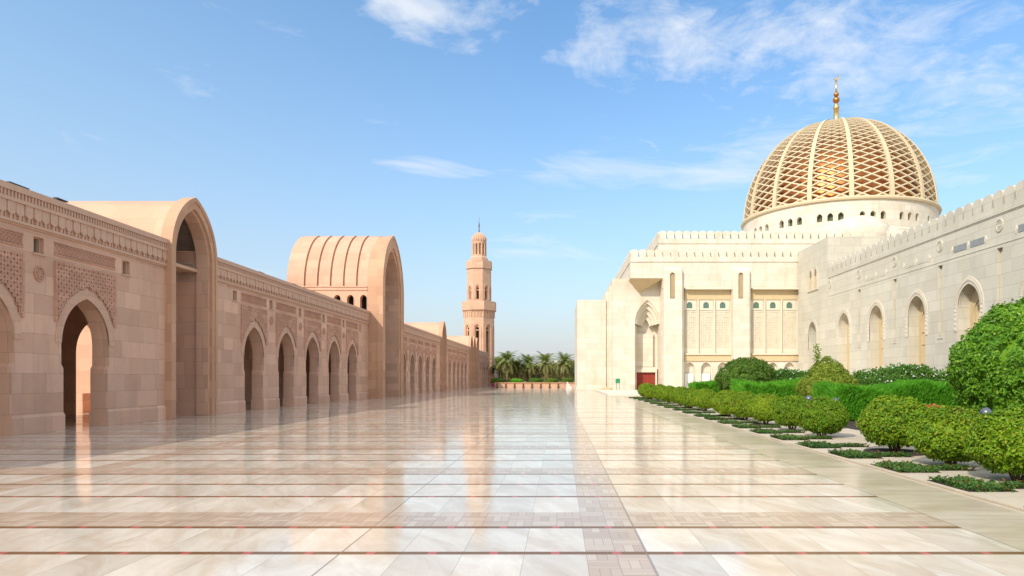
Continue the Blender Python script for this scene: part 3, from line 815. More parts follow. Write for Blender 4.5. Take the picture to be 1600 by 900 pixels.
# green box on legs, low ramp by the entrance
t = empty('collection_box', (8.0,94.0,.14), 'small green box on two grey legs beside the red mosque door', 'box')
m_ = MB(); m_.box(7.72,8.32,93.4,93.8,1.05,1.55); m_.mprism(lambda u,z,w: (u,93.6-w,z), [(7.68,1.55),(8.36,1.55),(8.25,1.68),(7.79,1.68)], -.25,.25); part('box', m_, SIGNG, t)
for x in (7.8,8.18):
    m_ = MB(); m_.box(x,x+.06,93.55,93.62,.14,1.05); part('leg', m_, METAL, t)
m_ = MB(); m_.mprism(lambda u,z,w: (u,97.6-w,z), [(5.2,0.0),(7.3,0.0),(7.3,.42),(6.7,.42)], -.9, .9)
tag(link('ramp', m_.mesh('ramp', TANT)), 'low tan stone ramp at the foot of the cream wing, left of the green box', 'ramp')

# ------------------------------------------------------------------ courtyard wall on the right
def courtyard_wall():
    XR = 33.0
    M = lambda u, z, w: (XR-w, u, z)
    root = empty('courtyard_wall', (33,65,0), 'long grey marble crenellated wall with tall pointed windows, right of the garden', 'wall')
    wc = [79.2-8.05*k for k in range(6)]; sl = [75.15-8.0*k for k in range(5)] + [83.2]
    b = MB(); ops = [(arch(c,1.53,7.5,1.86,9), .2) for c in wc] + [(rect(u,.34,11.5), 5.3) for u in sl if u > 36 and u < 83]
    wall(b, M, 33.0, 83.8, 0, 14.2, ops, 0, -1.3, back=False)
    part('wall', b, GREY, root)
    p = MB(); merlons(M, 33.0, 83.7, 14.2, 14.65, 15.85, 1.28, .95, p); part('parapet', p, GREY, root)
    L = MB()
    # tall window: splayed back, inner arch, glazing grid
    F = lambda u, z, w: (-w, u, z)
    for sgn in (-1,1): L.mbox(F,sgn*1.1-.08,sgn*1.1+.08,.2,6.9,-1.2,-.9)
    wall(L, F, -1.53, 1.53, .2, 9.4, [(arch(.0,.62,7.0,.8,7),6.0)], -1.0, -1.25, back=False)
    ring(L, F, arch(0,1.04,6.9,1.5,9), arch(0,.86,6.9,1.28,9), -1.1, -.9, legs=.3)
    for z in (1.4,3.0,4.9,6.05): L.mbox(F,-1.0,1.0,z-.05,z+.05,-1.1,-.92)
    for u in (-.8,0,.8): L.mbox(F,u-.035,u+.035,.3,6.0,-1.1,-.95)
    WM = L.mesh('window', TANT)
    S = MB(); ring(S, F, arch(0,2.02,7.5,2.5,9), arch(0,1.53,7.5,1.86,9), -.06, .05, legs=5.6); 
    oo = arch(0,1.78,7.5,2.2,22)
    rr = random.Random(5)
    for i in range(1,len(oo)-1):
        u, z = oo[i]; S.mprism(F, [(u-.09,z-.05),(u+.02,z-.11),(u+.10,z+.04),(u-.02,z+.11)], .0, .10)
        u2, z2 = u*1.07, z+.16; S.mprism(F, [(u2-.04,z2-.04),(u2+.04,z2-.04),(u2+.04,z2+.04),(u2-.04,z2+.04)], .0, .08)
    for z in (5.8,6.2,6.6,7.0,7.3):
        for s in (-1,1): S.mprism(F, [(s*1.78-.1,z-.1),(s*1.78+.1,z-.05),(s*1.78+.04,z+.13)], 0, .10)
    SM = S.mesh('window_surround', plain('carved_marble', (.64,.57,.46), .7, var=.12))
    for c in wc:
        w = link('window', WM, root, (0,c-65,0)); link('window_surround', SM, w)
    for u in sl:
        if 36 < u < 83:
            s = MB(); s.mbox(M,u-.34,u+.34,5.3,11.5,-.5,-.3); s.mbox(M,u-.42,u+.42,5.16,5.3,-.3,.06); s.mbox(M,u-.14,u+.14,5.3,11.2,-.3,-.18); part('slot_niche', s, GREY, root)
        r_ = MB()
        for r0, r1, w in ((0,.14,.06),(.2,.28,.05),(.34,.44,.08)):
            n = 20
            for k in range(n):
                q0, q1 = 2*PI*k/n, 2*PI*(k+1)/n; P = lambda r, a: (u+r*math.cos(a), 13.2+r*math.sin(a)*1.12)
                r_.mprism(M, [P(r0,q0),P(r1,q0),P(r1,q1),P(r0,q1)], -.02, w)
        part('roundel', r_, GREY, root)
    for c in wc[1:5]:
        for s in (-1.15,1.15):
            g = MB(); g.mbox(M,c+s-.9,c+s+.9,12.2,12.72,-.02,.035); part('inlay_panel', g, GREYP if c < 58 else GREY, root)
        g = MB()
        for s in (-2.25,0,2.25): g.mprism(M, [(c+s-.16,12.46),(c+s,12.14),(c+s+.16,12.46),(c+s,12.78)], -.02, .06)
        part('boss', g, CREAMT, root)
    g = MB()
    g.mbox(M,33,83.7,11.75,11.82,-.02,.04); g.mbox(M,33,83.7,13.95,14.02,-.02,.05); part('string_course', g, GREY, root)
    # taller end tower
    b = MB(); c = 89.05
    wall(b, M, 83.8, 94.2, 0, 19.15, [(arch(c,1.45,7.3,1.85,9), 0), ], 0, -2.0, back=False, cap=False, ends=False)
    b.face((33,83.8,0),(41,83.8,0),(41,83.8,19.15),(33,83.8,19.15)); b.face((33,83.8,19.15),(41,83.8,19.15),(41,94.2,19.15),(33,94.2,19.15)); b.face((41,83.8,0),(41,94.2,0),(41,94.2,19.15),(41,83.8,19.15)); b.face((33,94.2,0),(41,94.2,0),(41,94.2,19.15),(33,94.2,19.15))
    part('tower', b, GREY, root)
    for uu in (87.9,89.6):
        w = MB(); ring(w, M, arch(uu,.62,15.4,.75,6), arch(uu,.42,15.4,.5,6), -.03, .06, legs=13.3); wo = part('window', w, GREY, root)
        gl = MB(); fill(gl, M, arch(uu,.42,15.4,.5,6), 13.3, .02); part('pane', gl, TANT, wo)
        g2 = MB(); g2.mprism(M, arch(uu,.30,15.4,.42,6)+[(uu+.3,14.9),(uu-.3,14.9)], .01,.03); part('shutter', g2, plain('brown_screen',(.28,.19,.11),.8), wo)
    g = MB(); g.mbox(M,86.9,90.6,13.1,13.3,-.02,.16); part('sill', g, GREY, root)
    s2 = MB(); ring(s2, M, arch(c,1.9,7.3,2.4,9), arch(c,1.45,7.3,1.85,9), -.05,.05, legs=5.5); part('arch_surround', s2, GREY, root)
courtyard_wall()

# ------------------------------------------------------------------ planting
def leaf_quad(v, f, p, n, size, rng, ar=.55):
    t = Vector((rng.gauss(0,1), rng.gauss(0,1), rng.gauss(0,1))); t = t - n*t.dot(n)
    if t.length < 1e-4: t = Vector((1,0,0))
    t.normalize(); s = n.cross(t)
    L = size*(.7+.6*rng.random()); wd = L*ar
    b = len(v)
    v += [tuple(p), tuple(p+t*L*.5+s*wd*.5+n*L*.12), tuple(p+t*L), tuple(p+t*L*.5-s*wd*.5+n*L*.12)]
    f += [(b,b+1,b+2),(b,b+2,b+3)]
def lump(d, rng_seed, amp, freq=3.0):
    return 1 + amp*.9*math.sin(d.x*11+rng_seed*3)*math.sin(d.y*12+rng_seed)*math.sin(d.z*13+rng_seed*5) + amp*(math.sin(d.x*freq+rng_seed)*math.sin(d.y*freq*1.3+rng_seed*2.1)+math.sin(d.z*freq*1.7+rng_seed*.7+d.x*2))
def leaf_shell(name, mat, radii, n, size, seed, amp=.06, flat=-.75, layers=.2, ar=.55, shape=None, freq=3.0, jitter=.6, core=.86, clump=None):
    rng = random.Random(seed); v = []; f = []
    rx, ry, rz = radii
    def surf(d, k):
        q = lump(d, seed, amp, freq)*k
        if shape: q *= shape(d)
        return Vector((d.x*rx*q, d.y*ry*q, d.z*rz*q))
    if core:
        nu, nv = 20, 12; b = 0
        for i in range(nv+1):
            th = PI*i/nv
            for k in range(nu):
                a = 2*PI*k/nu; d = Vector((math.sin(th)*math.cos(a), math.sin(th)*math.sin(a), math.cos(th)))
                if d.z < flat: d.z = flat
                v.append(tuple(surf(d, core)))
        for i in range(nv):
            for k in range(nu):
                k2 = (k+1)%nu; f.append((i*nu+k, i*nu+k2, (i+1)*nu+k2, (i+1)*nu+k))
    cnt = 0
    if clump:
        nc, cr = clump; per = int(n/nc)
        for q in range(nc):
            while True:
                d = Vector((rng.gauss(0,1), rng.gauss(0,1), rng.gauss(0,1))).normalized()
                if d.z > flat: break
            c0 = surf(d, .97 - .07*rng.random() + (.05 if rng.random() < .04 else 0)); on = Vector((d.x/rx, d.y/ry, d.z/rz)).normalized()
            rr = cr*rng.uniform(.7,1.25)
            for k in range(per):
                o_ = Vector((rng.gauss(0,1), rng.gauss(0,1), rng.gauss(0,1))).normalized()
                if o_.dot(on) < -.35: o_ = -o_
                p = c0 + o_*rr*rng.uniform(.55,1.0)
                nn = (o_*.8 + on*.5 + Vector((rng.gauss(0,.4), rng.gauss(0,.4), rng.gauss(.15,.4)))).normalized()
                leaf_quad(v, f, p, nn, size, rng, ar)
        cnt = n
    while cnt < n:
        d = Vector((rng.gauss(0,1), rng.gauss(0,1), rng.gauss(0,1))).normalized()
        if d.z < flat: continue
        k = 1 - layers*rng.random()**1.6 + (.05*rng.random() if rng.random() < .12 else 0)
        p = surf(d, k)
        nn = (Vector((d.x/rx, d.y/ry, d.z/rz)).normalized() + Vector((rng.gauss(0,jitter), rng.gauss(0,jitter), rng.gauss(0,jitter)+.25))).normalized()
        leaf_quad(v, f, p, nn, size, rng, ar); cnt += 1
    m = bpy.data.meshes.new(name); m.from_pydata(v, [], f); m.materials.append(mat); m.update()
    return m
def egg(d): return 1.0 if d.z > 0 else 1.0-.30*d.z*d.z
BUSHM = [leaf_shell('foliage', LEAF_B, (.70,.70,.535), 15000, .062, s, .022, -.92, .24, shape=egg, freq=4.3, core=.78, clump=(620,.085)) for s in (1,2,3)]
tw = MB(); rg = random.Random(4)
for k in range(7):
    a = 2*PI*k/7; r = .12+.1*rg.random(); tw.tube([(r*.3*math.cos(a),r*.3*math.sin(a),-.6),(r*math.cos(a),r*math.sin(a),-.3),(r*2.4*math.cos(a+.3),r*2.4*math.sin(a+.3),.05)],[.025,.02,.012],5)
TWM = tw.mesh('stem', TWIG)
pit = MB(); pit.lathe([(.62,-.585),(.60,-.565),(.02,-.555)],20); PITM = pit.mesh('soil_ring', SOIL)
bush_spec = [(7.55,11.2,.57,1.05),(7.55,13.15,.57,1.0),(7.6,15.45,.62,1.08),(7.55,19.6,.57,1.0),(7.55,22.15,.58,1.0),(7.5,24.8,.6,.98),(7.5,27.5,.58,1.0),(7.45,30.2,.57,1.02),
             (7.5,35.2,.57,1.05),(7.4,38.4,.57,1.0),(7.5,42.2,.57,1.05),(7.4,46.2,.57,1.05),(7.5,51,.57,1.08),(7.4,55.2,.57,1.05),(7.5,59,.58,1.12)]
bush_lab = ['rounded clipped bush cut off by the right photo edge, first in the kerb row',
 'olive clipped bush with brown bare patches and a thin stake, just right of the row\'s widest gap-side bush','large dense clipped bush standing right of the orange flower gap in the kerb row','clipped bush standing immediately left of the orange flower gap in the kerb row']
ords = ['fifth','sixth','seventh','eighth','ninth','tenth','eleventh','twelfth','thirteenth','fourteenth']
bush_lab[1] = 'olive clipped bush with brown bare patches and a thin wooden stake beside it'
bush_lab += ['rounded green clipped bush, %s along the kerb row counted from the right edge' % o for o in ords] + ['rounded clipped bush at the far end of the kerb row, before the red door']
BG = 'rounded clipped bushes along the plaza kerb'
proto = None
for i, (x, y, z, s) in enumerate(bush_spec):
    root = empty('bush', (x,y,z*s), bush_lab[i], 'bush', BG)
    q = 1.0 if i < 3 else .89
    link('foliage', BUSHM[i%3], root, (0,0,0), (0,0,rnd.random()*6.28), (q*s*rnd.uniform(.96,1.06),q*s*rnd.uniform(.96,1.06),s*rnd.uniform(.97,1.05)))
    link('stem', TWM, root, (0,0,0), (0,0,rnd.random()*6), (s,s,s)); link('soil_ring', PITM, root, (0,0,0), None, (s,s,s))
m_ = MB(); m_.tube([(8.08,12.55,.0),(8.1,12.56,.45),(8.13,12.58,.8)],.014,6); tag(link('stake', m_.mesh('stake', TWIG)), 'thin wooden stake standing against the olive bush with brown patches', 'stake')

# big topiary, dark shrub, yellow cone shrub
def shrub(name, loc, mesh, label, trunk_h, tr=.12):
    root = empty(name, (loc[0],loc[1],0), label, 'shrub')
    link('crown', mesh, root, (0,0,loc[2])); t_ = MB(); t_.tube([(0,0,-.05),(.03,0,trunk_h*.5),(0,.02,trunk_h)],[tr,tr*.8,tr*.6],8); link('trunk', t_.mesh('trunk', TWIG), root)
    return root
def topi(d): return 1.0 if d.z < .15 else 1.0 - .05*math.sin((d.z-.15)*2.6)
big = leaf_shell('crown', LEAF_T, (2.62,2.62,2.4), 32000, .13, 21, .022, -.82, .16, shape=topi, freq=4.0, core=.87, clump=(1700,.17))
shrub('topiary_tree', (15.55,22.0,2.0), big, 'very large rounded bright green topiary at the right edge of the photo', 1.0)
sp = MB(); rg = random.Random(9)
sm_v, sm_f = [], []
for (bx, by, h, nn) in ((14.75,21.2,.65,90),(15.2,21.0,.45,70),(13.8,21.0,.3,50)):
    for k in range(nn):
        t_ = rg.random(); p = Vector((bx+.25*t_*.6+rg.gauss(0,.1),by+rg.gauss(0,.1),4.15+h*t_ if bx>14 else 3.55+h*t_)); leaf_quad(sm_v, sm_f, p, Vector((rg.gauss(0,1),-1,rg.gauss(.3,.6))).normalized(), .12, rg)
me = bpy.data.meshes.new('foliage'); me.from_pydata(sm_v,[],sm_f); me.materials.append(LEAF_T)
o = part('foliage', me, None, [q for q in bpy.data.objects if q.name == 'topiary_tree'][0])
dk = leaf_shell('crown', LEAF_D, (1.9,1.7,1.4), 14000, .12, 31, .03, -.85, .16, freq=3.2, core=.85, clump=(800,.15))
shrub('round_shrub', (12.3,45,1.62), dk, 'dark green rounded shrub in front of the carved facade panels', .9)
def coney(d): return 1.0 if d.z < 0 else 1.0-.28*math.sin(max(0,d.z)*1.5)*math.sqrt(max(0,1-d.z*d.z))*1.4
cn = leaf_shell('crown', LEAF_C, (1.45,1.4,1.55), 12000, .10, 41, .04, -.85, .2, shape=coney, freq=3.6, core=.82, clump=(620,.15))
rt = shrub('cone_shrub', (13.55,34.5,1.3), cn, 'yellow green cone-shaped shrub before the grey marble wall', .8)
sv_, sf_ = [], []
for k in range(120):
    t_ = rg.random(); leaf_quad(sv_, sf_, Vector((-.55+rg.gauss(0,.08),-.1+rg.gauss(0,.08),2.55+.9*t_)), Vector((rg.gauss(0,1),-1,rg.gauss(.3,.6))).normalized(), .12, rg)
me = bpy.data.meshes.new('foliage'); me.from_pydata(sv_,[],sf_); me.materials.append(LEAF_C); link('foliage', me, rt)

def hedge(x0, x1, y0, y1, h, mat, n, size, seed, label, ar=.12, flower=None, up=.9):
    rng = random.Random(seed); v = []; f = []
    cx, cy = (x0+x1)/2, (y0+y1)/2
    def top(x, y): return h*(.9+.10*math.sin(x*1.3+seed)+.06*math.sin(y*1.7+x*2.9+seed*2)+.04*math.sin(x*6.1+y*3))
    # inner mass
    nx, ny = 14, 5
    b = 0
    for i in range(nx+1):
        for j in range(ny+1):
            x = x0+.12+(x1-x0-.24)*i/nx; y = y0+.12+(y1-y0-.24)*j/ny
            e = min(i, nx-i, j*2, (ny-j)*2); z = top(x,y)*(.86 if e > 0 else .05)
            v.append((x-cx,y-cy,z))
    for i in range(nx):
        for j in range(ny): a = i*(ny+1)+j; f.append((a,a+ny+1,a+ny+2,a+1))
    for k in range(n):
        x, y = rng.uniform(x0,x1), rng.uniform(y0,y1); q = rng.random()
        if q < .5:
            z = top(x,y)*(.84+.18*rng.random()); nn = Vector((rng.gauss(0,.6), rng.gauss(-.3,.6), up*.6))
        elif q < .85:
            y = y0+.15*rng.random(); z = top(x,y)*rng.random()**.7; nn = Vector((rng.gauss(0,.6),-1,rng.gauss(.3,.5)))
        else:
            x = x0+.15*rng.random(); z = top(x,y)*rng.random()**.7; nn = Vector((-1,rng.gauss(0,.6),rng.gauss(.3,.5)))
        nn.normalize(); p = Vector((x-cx,y-cy,z))
        if ar < .3:
            d = (nn*.5+Vector((rng.gauss(0,.5),rng.gauss(0,.5),.9))).normalized(); s = d.cross(Vector((rng.gauss(0,1),rng.gauss(0,1),.1))).normalized(); L = size*(.6+.8*rng.random()); bb = len(v)
            v += [tuple(p-s*L*ar),tuple(p+s*L*ar),tuple(p+d*L)]; f.append((bb,bb+1,bb+2))
        else: leaf_quad(v, f, p, nn, size, rng, ar)
    root = empty('hedge', (cx,cy,0), label, 'hedge', 'garden hedges behind the bush row')
    m = bpy.data.meshes.new('foliage'); m.from_pydata(v,[],f); m.materials.append(mat); link('foliage', m, root)
    if flower:
        v = []; f = []
        for k in range(flower[1]):
            x = rng.uniform(x0,x1); y = y0+rng.random()*(y1-y0)*.6 if rng.random() < .5 else y0-.04; z = top(x,y)*(1.02 if y > y0 else rng.uniform(.4,1))
            leaf_quad(v, f, Vector((x-cx,y-cy,z)), Vector((rng.gauss(0,.3),-1,.6)).normalized(), .085, rng, .9)
        m = bpy.data.meshes.new('blossom'); m.from_pydata(v,[],f); m.materials.append(flower[0]); link('blossom', m, root)
hedge(11.0,16.2,27.2,29.6,1.46,LEAF_H,24000,.17,1,'bright feathery green hedge left of the large topiary')
hedge(10.2,14.2,37.6,40.5,1.52,LEAF_H,16000,.19,2,'bright feathery green hedge between the dark shrub and the yellow cone shrub')
hedge(10.6,13.4,53,56,1.48,LEAF_H,9000,.22,3,'small bright feathery hedge left of the dark rounded shrub')
hedge(15.6,20.5,33.2,36.2,2.25,LEAF_F,15000,.13,4,'tall flowering hedge with white blossoms left of the large topiary',.5,(LEAF_W,160))
hedge(15.6,19.4,49,52,2.25,LEAF_F,9000,.16,5,'flowering hedge with white blossoms right of the dark rounded shrub',.5,(LEAF_W,110))
hedge(15.4,18.4,41,43.5,2.1,LEAF_F,8000,.15,6,'flowering hedge peeking out right of the yellow cone shrub',.5,(LEAF_W,40))
hedge(16.6,33,24.0,27,1.5,LEAF_H,9000,.2,7,'feathery hedge mostly hidden behind the large topiary')
hedge(8.3,10.0,17.5,18.6,.92,LEAF_D,6000,.08,8,'low dark hedge topped with orange flowers in the gap of the bush row',.5,(LEAF_O,900))

# flower beds
BDG = 'ground cover beds along the plaza kerb'
def bed_mesh(seed):
    rng = random.Random(seed); v = []; f = []
    k = 0
    while k < 1500:
        x, y = rng.uniform(.02,1.5), rng.uniform(0,1.15)
        if x > .72 and not (.28 < y < .66): continue
        n = Vector((rng.gauss(0,.5),rng.gauss(-.2,.5),.8)).normalized(); leaf_quad(v, f, Vector((x,y,.025+.06*rng.random())), n, .065, rng, .6); k += 1
    m = bpy.data.meshes.new('ground_cover'); m.from_pydata(v,[],f); m.materials.append(LEAF_G); return m
BEDS = [bed_mesh(1), bed_mesh(2)]
bs = MB(); bs.mprism(lambda u,z,w: (u,z,w), [(0,0),(.74,0),(.74,.26),(1.52,.26),(1.52,.68),(.74,.68),(.74,1.17),(0,1.17)], .022, .028); BSM = bs.mesh('soil', SOIL)
beds = [8.1,10.45,12.5,14.65,16.75,18.9,21.1,23.3,25.6,27.9,30.2,33,36,39,42,45.2,48.5,52,55.5,59]
for i, y in enumerate(beds):
    if i < 1: lab = 'ground cover bed cut off by the lower right edge of the photo'
    elif i == 1: lab = 'ground cover bed with stepped outline nearest in front of the olive bush with stake'
    elif i == 2: lab = 'ground cover bed between the olive bush and the large dense bush'
    elif i == 3: lab = 'reddish ground cover bed in front of the large dense bush'
    else: lab = 'stepped ground cover bed, number %d along the kerb from the lower right corner' % (i+1)
    root = empty('flower_bed', (6.06,y-.35,0), lab, 'flower bed', BDG)
    link('soil', BSM, root); link('ground_cover', BEDS[i%2], root)
    if i == 3: root['label'] = 'ground cover bed just in front of the large dense bush, beside the orange flower gap'

# lamp bollards
LG = 'dome-topped garden lamps'
lm = MB(); lm.lathe([(.075,0),(.075,.86),(.09,.88),(.09,.92)],16); L1 = lm.mesh('post', METAL, True)
lm = MB(); lm.lathe([(.115,.92)]+[(.118*math.cos(t*PI/16),.95+.118*math.sin(t*PI/16)) for t in range(0,8)]+[(.01,1.07)],20); L2 = lm.mesh('lamp_cap', METAL, True)
lm = MB(); lm.lathe([(.13,0),(.13,.03),(.09,.05)],16); L3 = lm.mesh('base', METAL)
for x, y, lab in ((9.0,14.4,'grey dome-topped garden lamp between the two nearest bushes, before the large topiary'),(8.9,22.0,'grey dome-topped garden lamp behind the bush left of the orange flower gap'),(8.95,24.5,'grey dome-topped garden lamp in front of the yellow cone shrub'),(8.3,50.0,'tiny grey dome-topped garden lamp near the far end of the bush row')):
    root = empty('garden_lamp', (x,y,.02), lab, 'lamp', LG); link('post', L1, root); link('lamp_cap', L2, root); link('base', L3, root)

# ------------------------------------------------------------------ far end: low wall, palms, trees, person
t = empty('boundary_wall', (-4,125.2,0), 'low orange boundary wall with short dark posts in front of the palms', 'wall')
m_ = MB(); m_.box(-11.7,6,125.0,125.5,0,.82); part('wall', m_, PINKR, t)
m_ = MB(); m_.box(-11.8,6,124.9,125.6,.82,1.0); part('coping', m_, ORWALL, t)
pst = MB(); pst.box(-.12,.12,-.12,.0,0,.82); pst.box(-.2,.2,-.2,0,0,.2); PSM = pst.mesh('post', TWIG)
for k in range(12): link('post', PSM, t, (-11.4+1.6*k+4, 124.99-125.2, 0))

def frond(v, f, base, az, droop, L, rng, lw=.42):
    pts = []; p = Vector(base); el = droop[0]
    n = 9
    for i in range(n+1):
        pts.append(p.copy()); el += (droop[1]-droop[0])/n
        p = p + Vector((math.cos(az)*math.cos(el), math.sin(az)*math.cos(el), math.sin(el)))*(L/n)
    side = Vector((-math.sin(az), math.cos(az), 0))
    for i in range(1, n):
        for s in (1,-1):
            for q in (0,.5):
                a = pts[i].lerp(pts[i+1], q); tdir = (pts[i+1]-pts[i]).normalized()
                l = lw*(math.sin(PI*(i+q)/(n+.5))**.6)*1.6
                tip = a + (side*s*.75 + tdir*.7 + Vector((0,0,-.15+.1*rng.random()))).normalized()*l; b = len(v)
                v += [tuple(a-tdir*.07),tuple(a+tdir*.07),tuple(tip)]; f.append((b,b+1,b+2))
    for i in range(n):
        b = len(v); v += [tuple(pts[i]-side*.04),tuple(pts[i]+side*.04),tuple(pts[i+1]+side*.03),tuple(pts[i+1]-side*.03)]; f.append((b,b+1,b+2,b+3))
def palm_meshes(seed, h):
    rng = random.Random(seed); v = []; f = []; v2 = []; f2 = []
    for k in range(46):
        q = k/46; az = k*2.399+rng.random()*.3; e0 = 1.5-1.2*q; frond(v, f, (0,0,h), az, (e0, e0-1.0-.5*rng.random()), 2.4+.9*rng.random(), rng, .5)
    for k in range(56):
        az = k*2.399+rng.random(); e0 = .6-1.3*rng.random(); frond(v2, f2, (0,0,h-.15), az, (e0, -1.35-.25*rng.random()), 2.2+1.6*rng.random(), rng, .34)
    m1 = bpy.data.meshes.new('crown'); m1.from_pydata(v,[],f); m1.materials.append(LEAF_P)
    m2 = bpy.data.meshes.new('dry_fronds'); m2.from_pydata(v2,[],f2); m2.materials.append(LEAF_Q)
    t_ = MB(); t_.tube([(0,0,-.1),(.05,0,h*.3),(0,.05,h*.7),(0,0,h)],[.3,.24,.22,.26],9)
    return m1, m2, t_.mesh('trunk', BARK)
PM = [palm_meshes(1,4.0), palm_meshes(2,3.6)]
PG = 'date palms behind the low boundary wall'
for i, (x, y, k, s, lab) in enumerate(((-11.2,146,0,1.15,'tallest date palm, just right of the minaret base'),(-6.9,150,1,1.12,'date palm second from left beyond the low orange wall'),(-3.1,150,1,1.18,'date palm left of the small white building'),(1.1,148,0,1.08,'date palm right of the small white building, beside the mosque wing'),(-14.0,158,1,1.1,'date palm half hidden behind the minaret base'),(-9.2,149,1,.95,'shorter date palm leaning close behind the tallest palm'))):
    root = empty('date_palm', (x,y,.9), lab, 'palm tree', PG); root.rotation_euler = (0,0,i*1.3); root.scale = (s,s,s)
    for nm, me in zip(('crown','dry_fronds','trunk'), PM[k]): link(nm, me, root)
far = [leaf_shell('crown', LEAF_A, (3.0,3.0,2.3), 2600, .42, s, .16, -.7, .35, freq=2.5, core=.75) for s in (51,52)]
FG = 'olive trees behind the palms'
for i, (x, y, s, lab) in enumerate(((-19,185,1.0,'dull olive tree behind the gap left of the tallest palm'),(-12.5,178,1.0,'dull olive tree directly behind the tallest palm'),(-7.5,182,.9,'dull olive tree between the first two palms'),(-2.5,180,.95,'dull olive tree behind the two middle palms'),(2.2,176,1.05,'dull olive tree behind the palm beside the mosque wing'),(6,190,1.1,'dull olive tree mostly hidden behind the mosque wing'))):
    root = empty('olive_tree', (x,y,.9), lab, 'tree', FG); root.scale = (s,s,s)
    link('crown', far[i%2], root, (0,0,2.6), (0,0,i*1.1)); t_ = MB(); t_.tube([(0,0,-.1),(.1,0,1.2),(0,.1,2.6)],[.22,.16,.1],7); link('trunk', t_.mesh('trunk', BARK), root)
th = leaf_shell('thicket', LEAF_A, (24,3.5,3.0), 9000, .5, 71, .12, -.3, .3, core=.75)
tko = link('thicket', th, None, (-6,196,.9)); tko['kind'] = 'stuff'
sh = leaf_shell('foliage', LEAF_D, (1.6,.9,.75), 900, .2, 61, .1, -.5, .3)
sh2 = leaf_shell('foliage', LEAF_H, (1.5,.9,.6), 900, .2, 62, .1, -.5, .3)
SG = 'low shrubs under the palms'
for i, (x, k, lab) in enumerate(((-12.6,0,'dark low shrub under the tallest palm'),(-8.9,1,'light green low shrub between the first two palms'),(-4.9,0,'dark low shrub between the middle palms'),(-1.6,0,'dark low shrub under the small white building'),(1.6,0,'dark low shrub under the palm beside the mosque wing'))):
    tag(link('low_shrub', (sh,sh2)[k], None, (x,141,1.15), (0,0,.2*i)), lab, 'shrub', SG)
t = empty('white_building', (-1.9,260,.9), 'small white building showing between two palms', 'building')
m_ = MB(); m_.box(-3.0,-.9,260,264,.9,8.4); m_.box(-4.8,-3.0,260.6,264,.9,6.6); m_.box(-3.1,-.8,259.9,264.1,8.4,8.7); part('wall', m_, WHITE, t)
for z in (3.2,5.6):
    m_ = MB(); m_.box(-2.4,-1.5,259.95,260.02,z,z+1.6); part('window', m_, BLACK, t)

def person():
    X0, Y0 = -14.2, 146.0
    root = empty('person', (X0,Y0,0), 'person in a long pink garment and dark headscarf walking by the far arcade end', 'person')
    b = MB(); b.lathe([(.30,.02),(.27,.4),(.22,.85),(.2,1.0),(.23,1.25),(.2,1.38),(.075,1.46),(.065,1.5)],16,(X0,Y0,0)); part('robe', b, plain('pink_cloth',(.62,.05,.22),.8), root, True)
    for s in (-1,1):
        a = MB(); a.tube([(X0+s*.2,Y0,1.36),(X0+s*.27,Y0+.03,1.08),(X0+s*.25,Y0-.1,.84)],[.07,.06,.045],8); part('sleeve', a, plain('pink_cloth_sleeve',(.62,.05,.22),.8), root, True)
        h = MB(); h.tube([(X0+s*.25,Y0-.1,.84),(X0+s*.245,Y0-.13,.76),(X0+s*.24,Y0-.15,.68)],[.035,.042,.015],8); part('hand', h, plain('skin',(.45,.28,.19),.6), root, True)
        q = MB(); q.tube([(X0+s*.1,Y0+.05,.04),(X0+s*.1,Y0-.1,.05),(X0+s*.1,Y0-.2,.03)],[.045,.05,.03],8); part('shoe', q, BLACK, root, True)
    hd = MB(); hd.lathe([(.05,1.46),(.085,1.52),(.1,1.6),(.095,1.67),(.06,1.72),(.01,1.735)],14,(X0,Y0-.01,0)); hd.lathe([(.004,1.60),(.018,1.585),(.006,1.62)],6,(X0,Y0-.115,0)); part('head', hd, plain('skin_face',(.45,.28,.19),.6), root, True)
    sc = MB(); sc.lathe([(.2,1.3),(.13,1.45),(.115,1.55),(.118,1.64),(.085,1.73),(.01,1.765)],14,(X0,Y0+.035,0)); part('headscarf', sc, plain('dark_scarf',(.04,.03,.05),.8), root, True)
person()
t = empty('stone_blocks', (1.55,112,0), 'stack of white stone blocks on the plaza beside the mosque wing', 'blocks')
m_ = MB(); m_.box(1.1,2.0,111.7,112.4,0,.45); part('block', m_, WBL, t)
m_ = MB(); m_.box(1.15,1.7,111.8,112.3,.45,.85); part('block', m_, WBL, t)
m_ = MB(); m_.box(1.2,1.45,111.85,112.2,.85,1.15); part('block', m_, WBL, t)

# ------------------------------------------------------------------ sky, sun, camera
EL, AZ = R(36), R(36)                      # sun behind the camera, to the left
sd = Vector((-math.sin(AZ)*math.cos(EL), -math.cos(AZ)*math.cos(EL), math.sin(EL)))
w = bpy.data.worlds.new('World'); SC.world = w; w.use_nodes = True; nt = w.node_tree
bg = nt.nodes['Background']
sky = nt.nodes.new('ShaderNodeTexSky'); sky.sky_type = 'NISHITA'; sky.sun_disc = False
sky.sun_elevation = EL; sky.sun_rotation = R(216); sky.altitude = 0; sky.air_density = 1.0; sky.dust_density = 1.2; sky.ozone_density = 2.5
tc = nt.nodes.new('ShaderNodeTexCoord'); sx = nt.nodes.new('ShaderNodeSeparateXYZ'); nt.links.new(tc.outputs['Generated'], sx.inputs[0])
dx, dy, dz = (V(nt, sx.outputs[i]) for i in range(3))
azm = dx.atan2(dy)*(180/PI); elv = dz._m('ARCSINE')*(180/PI)
cp_ = combine(nt, dx/(dz+.10), dy/(dz+.10), 0.0)
n1 = noise(nt, cp_, 2.6, 9, .66, .7); n2 = noise(nt, cp_, 9.0, 7, .62, .5)
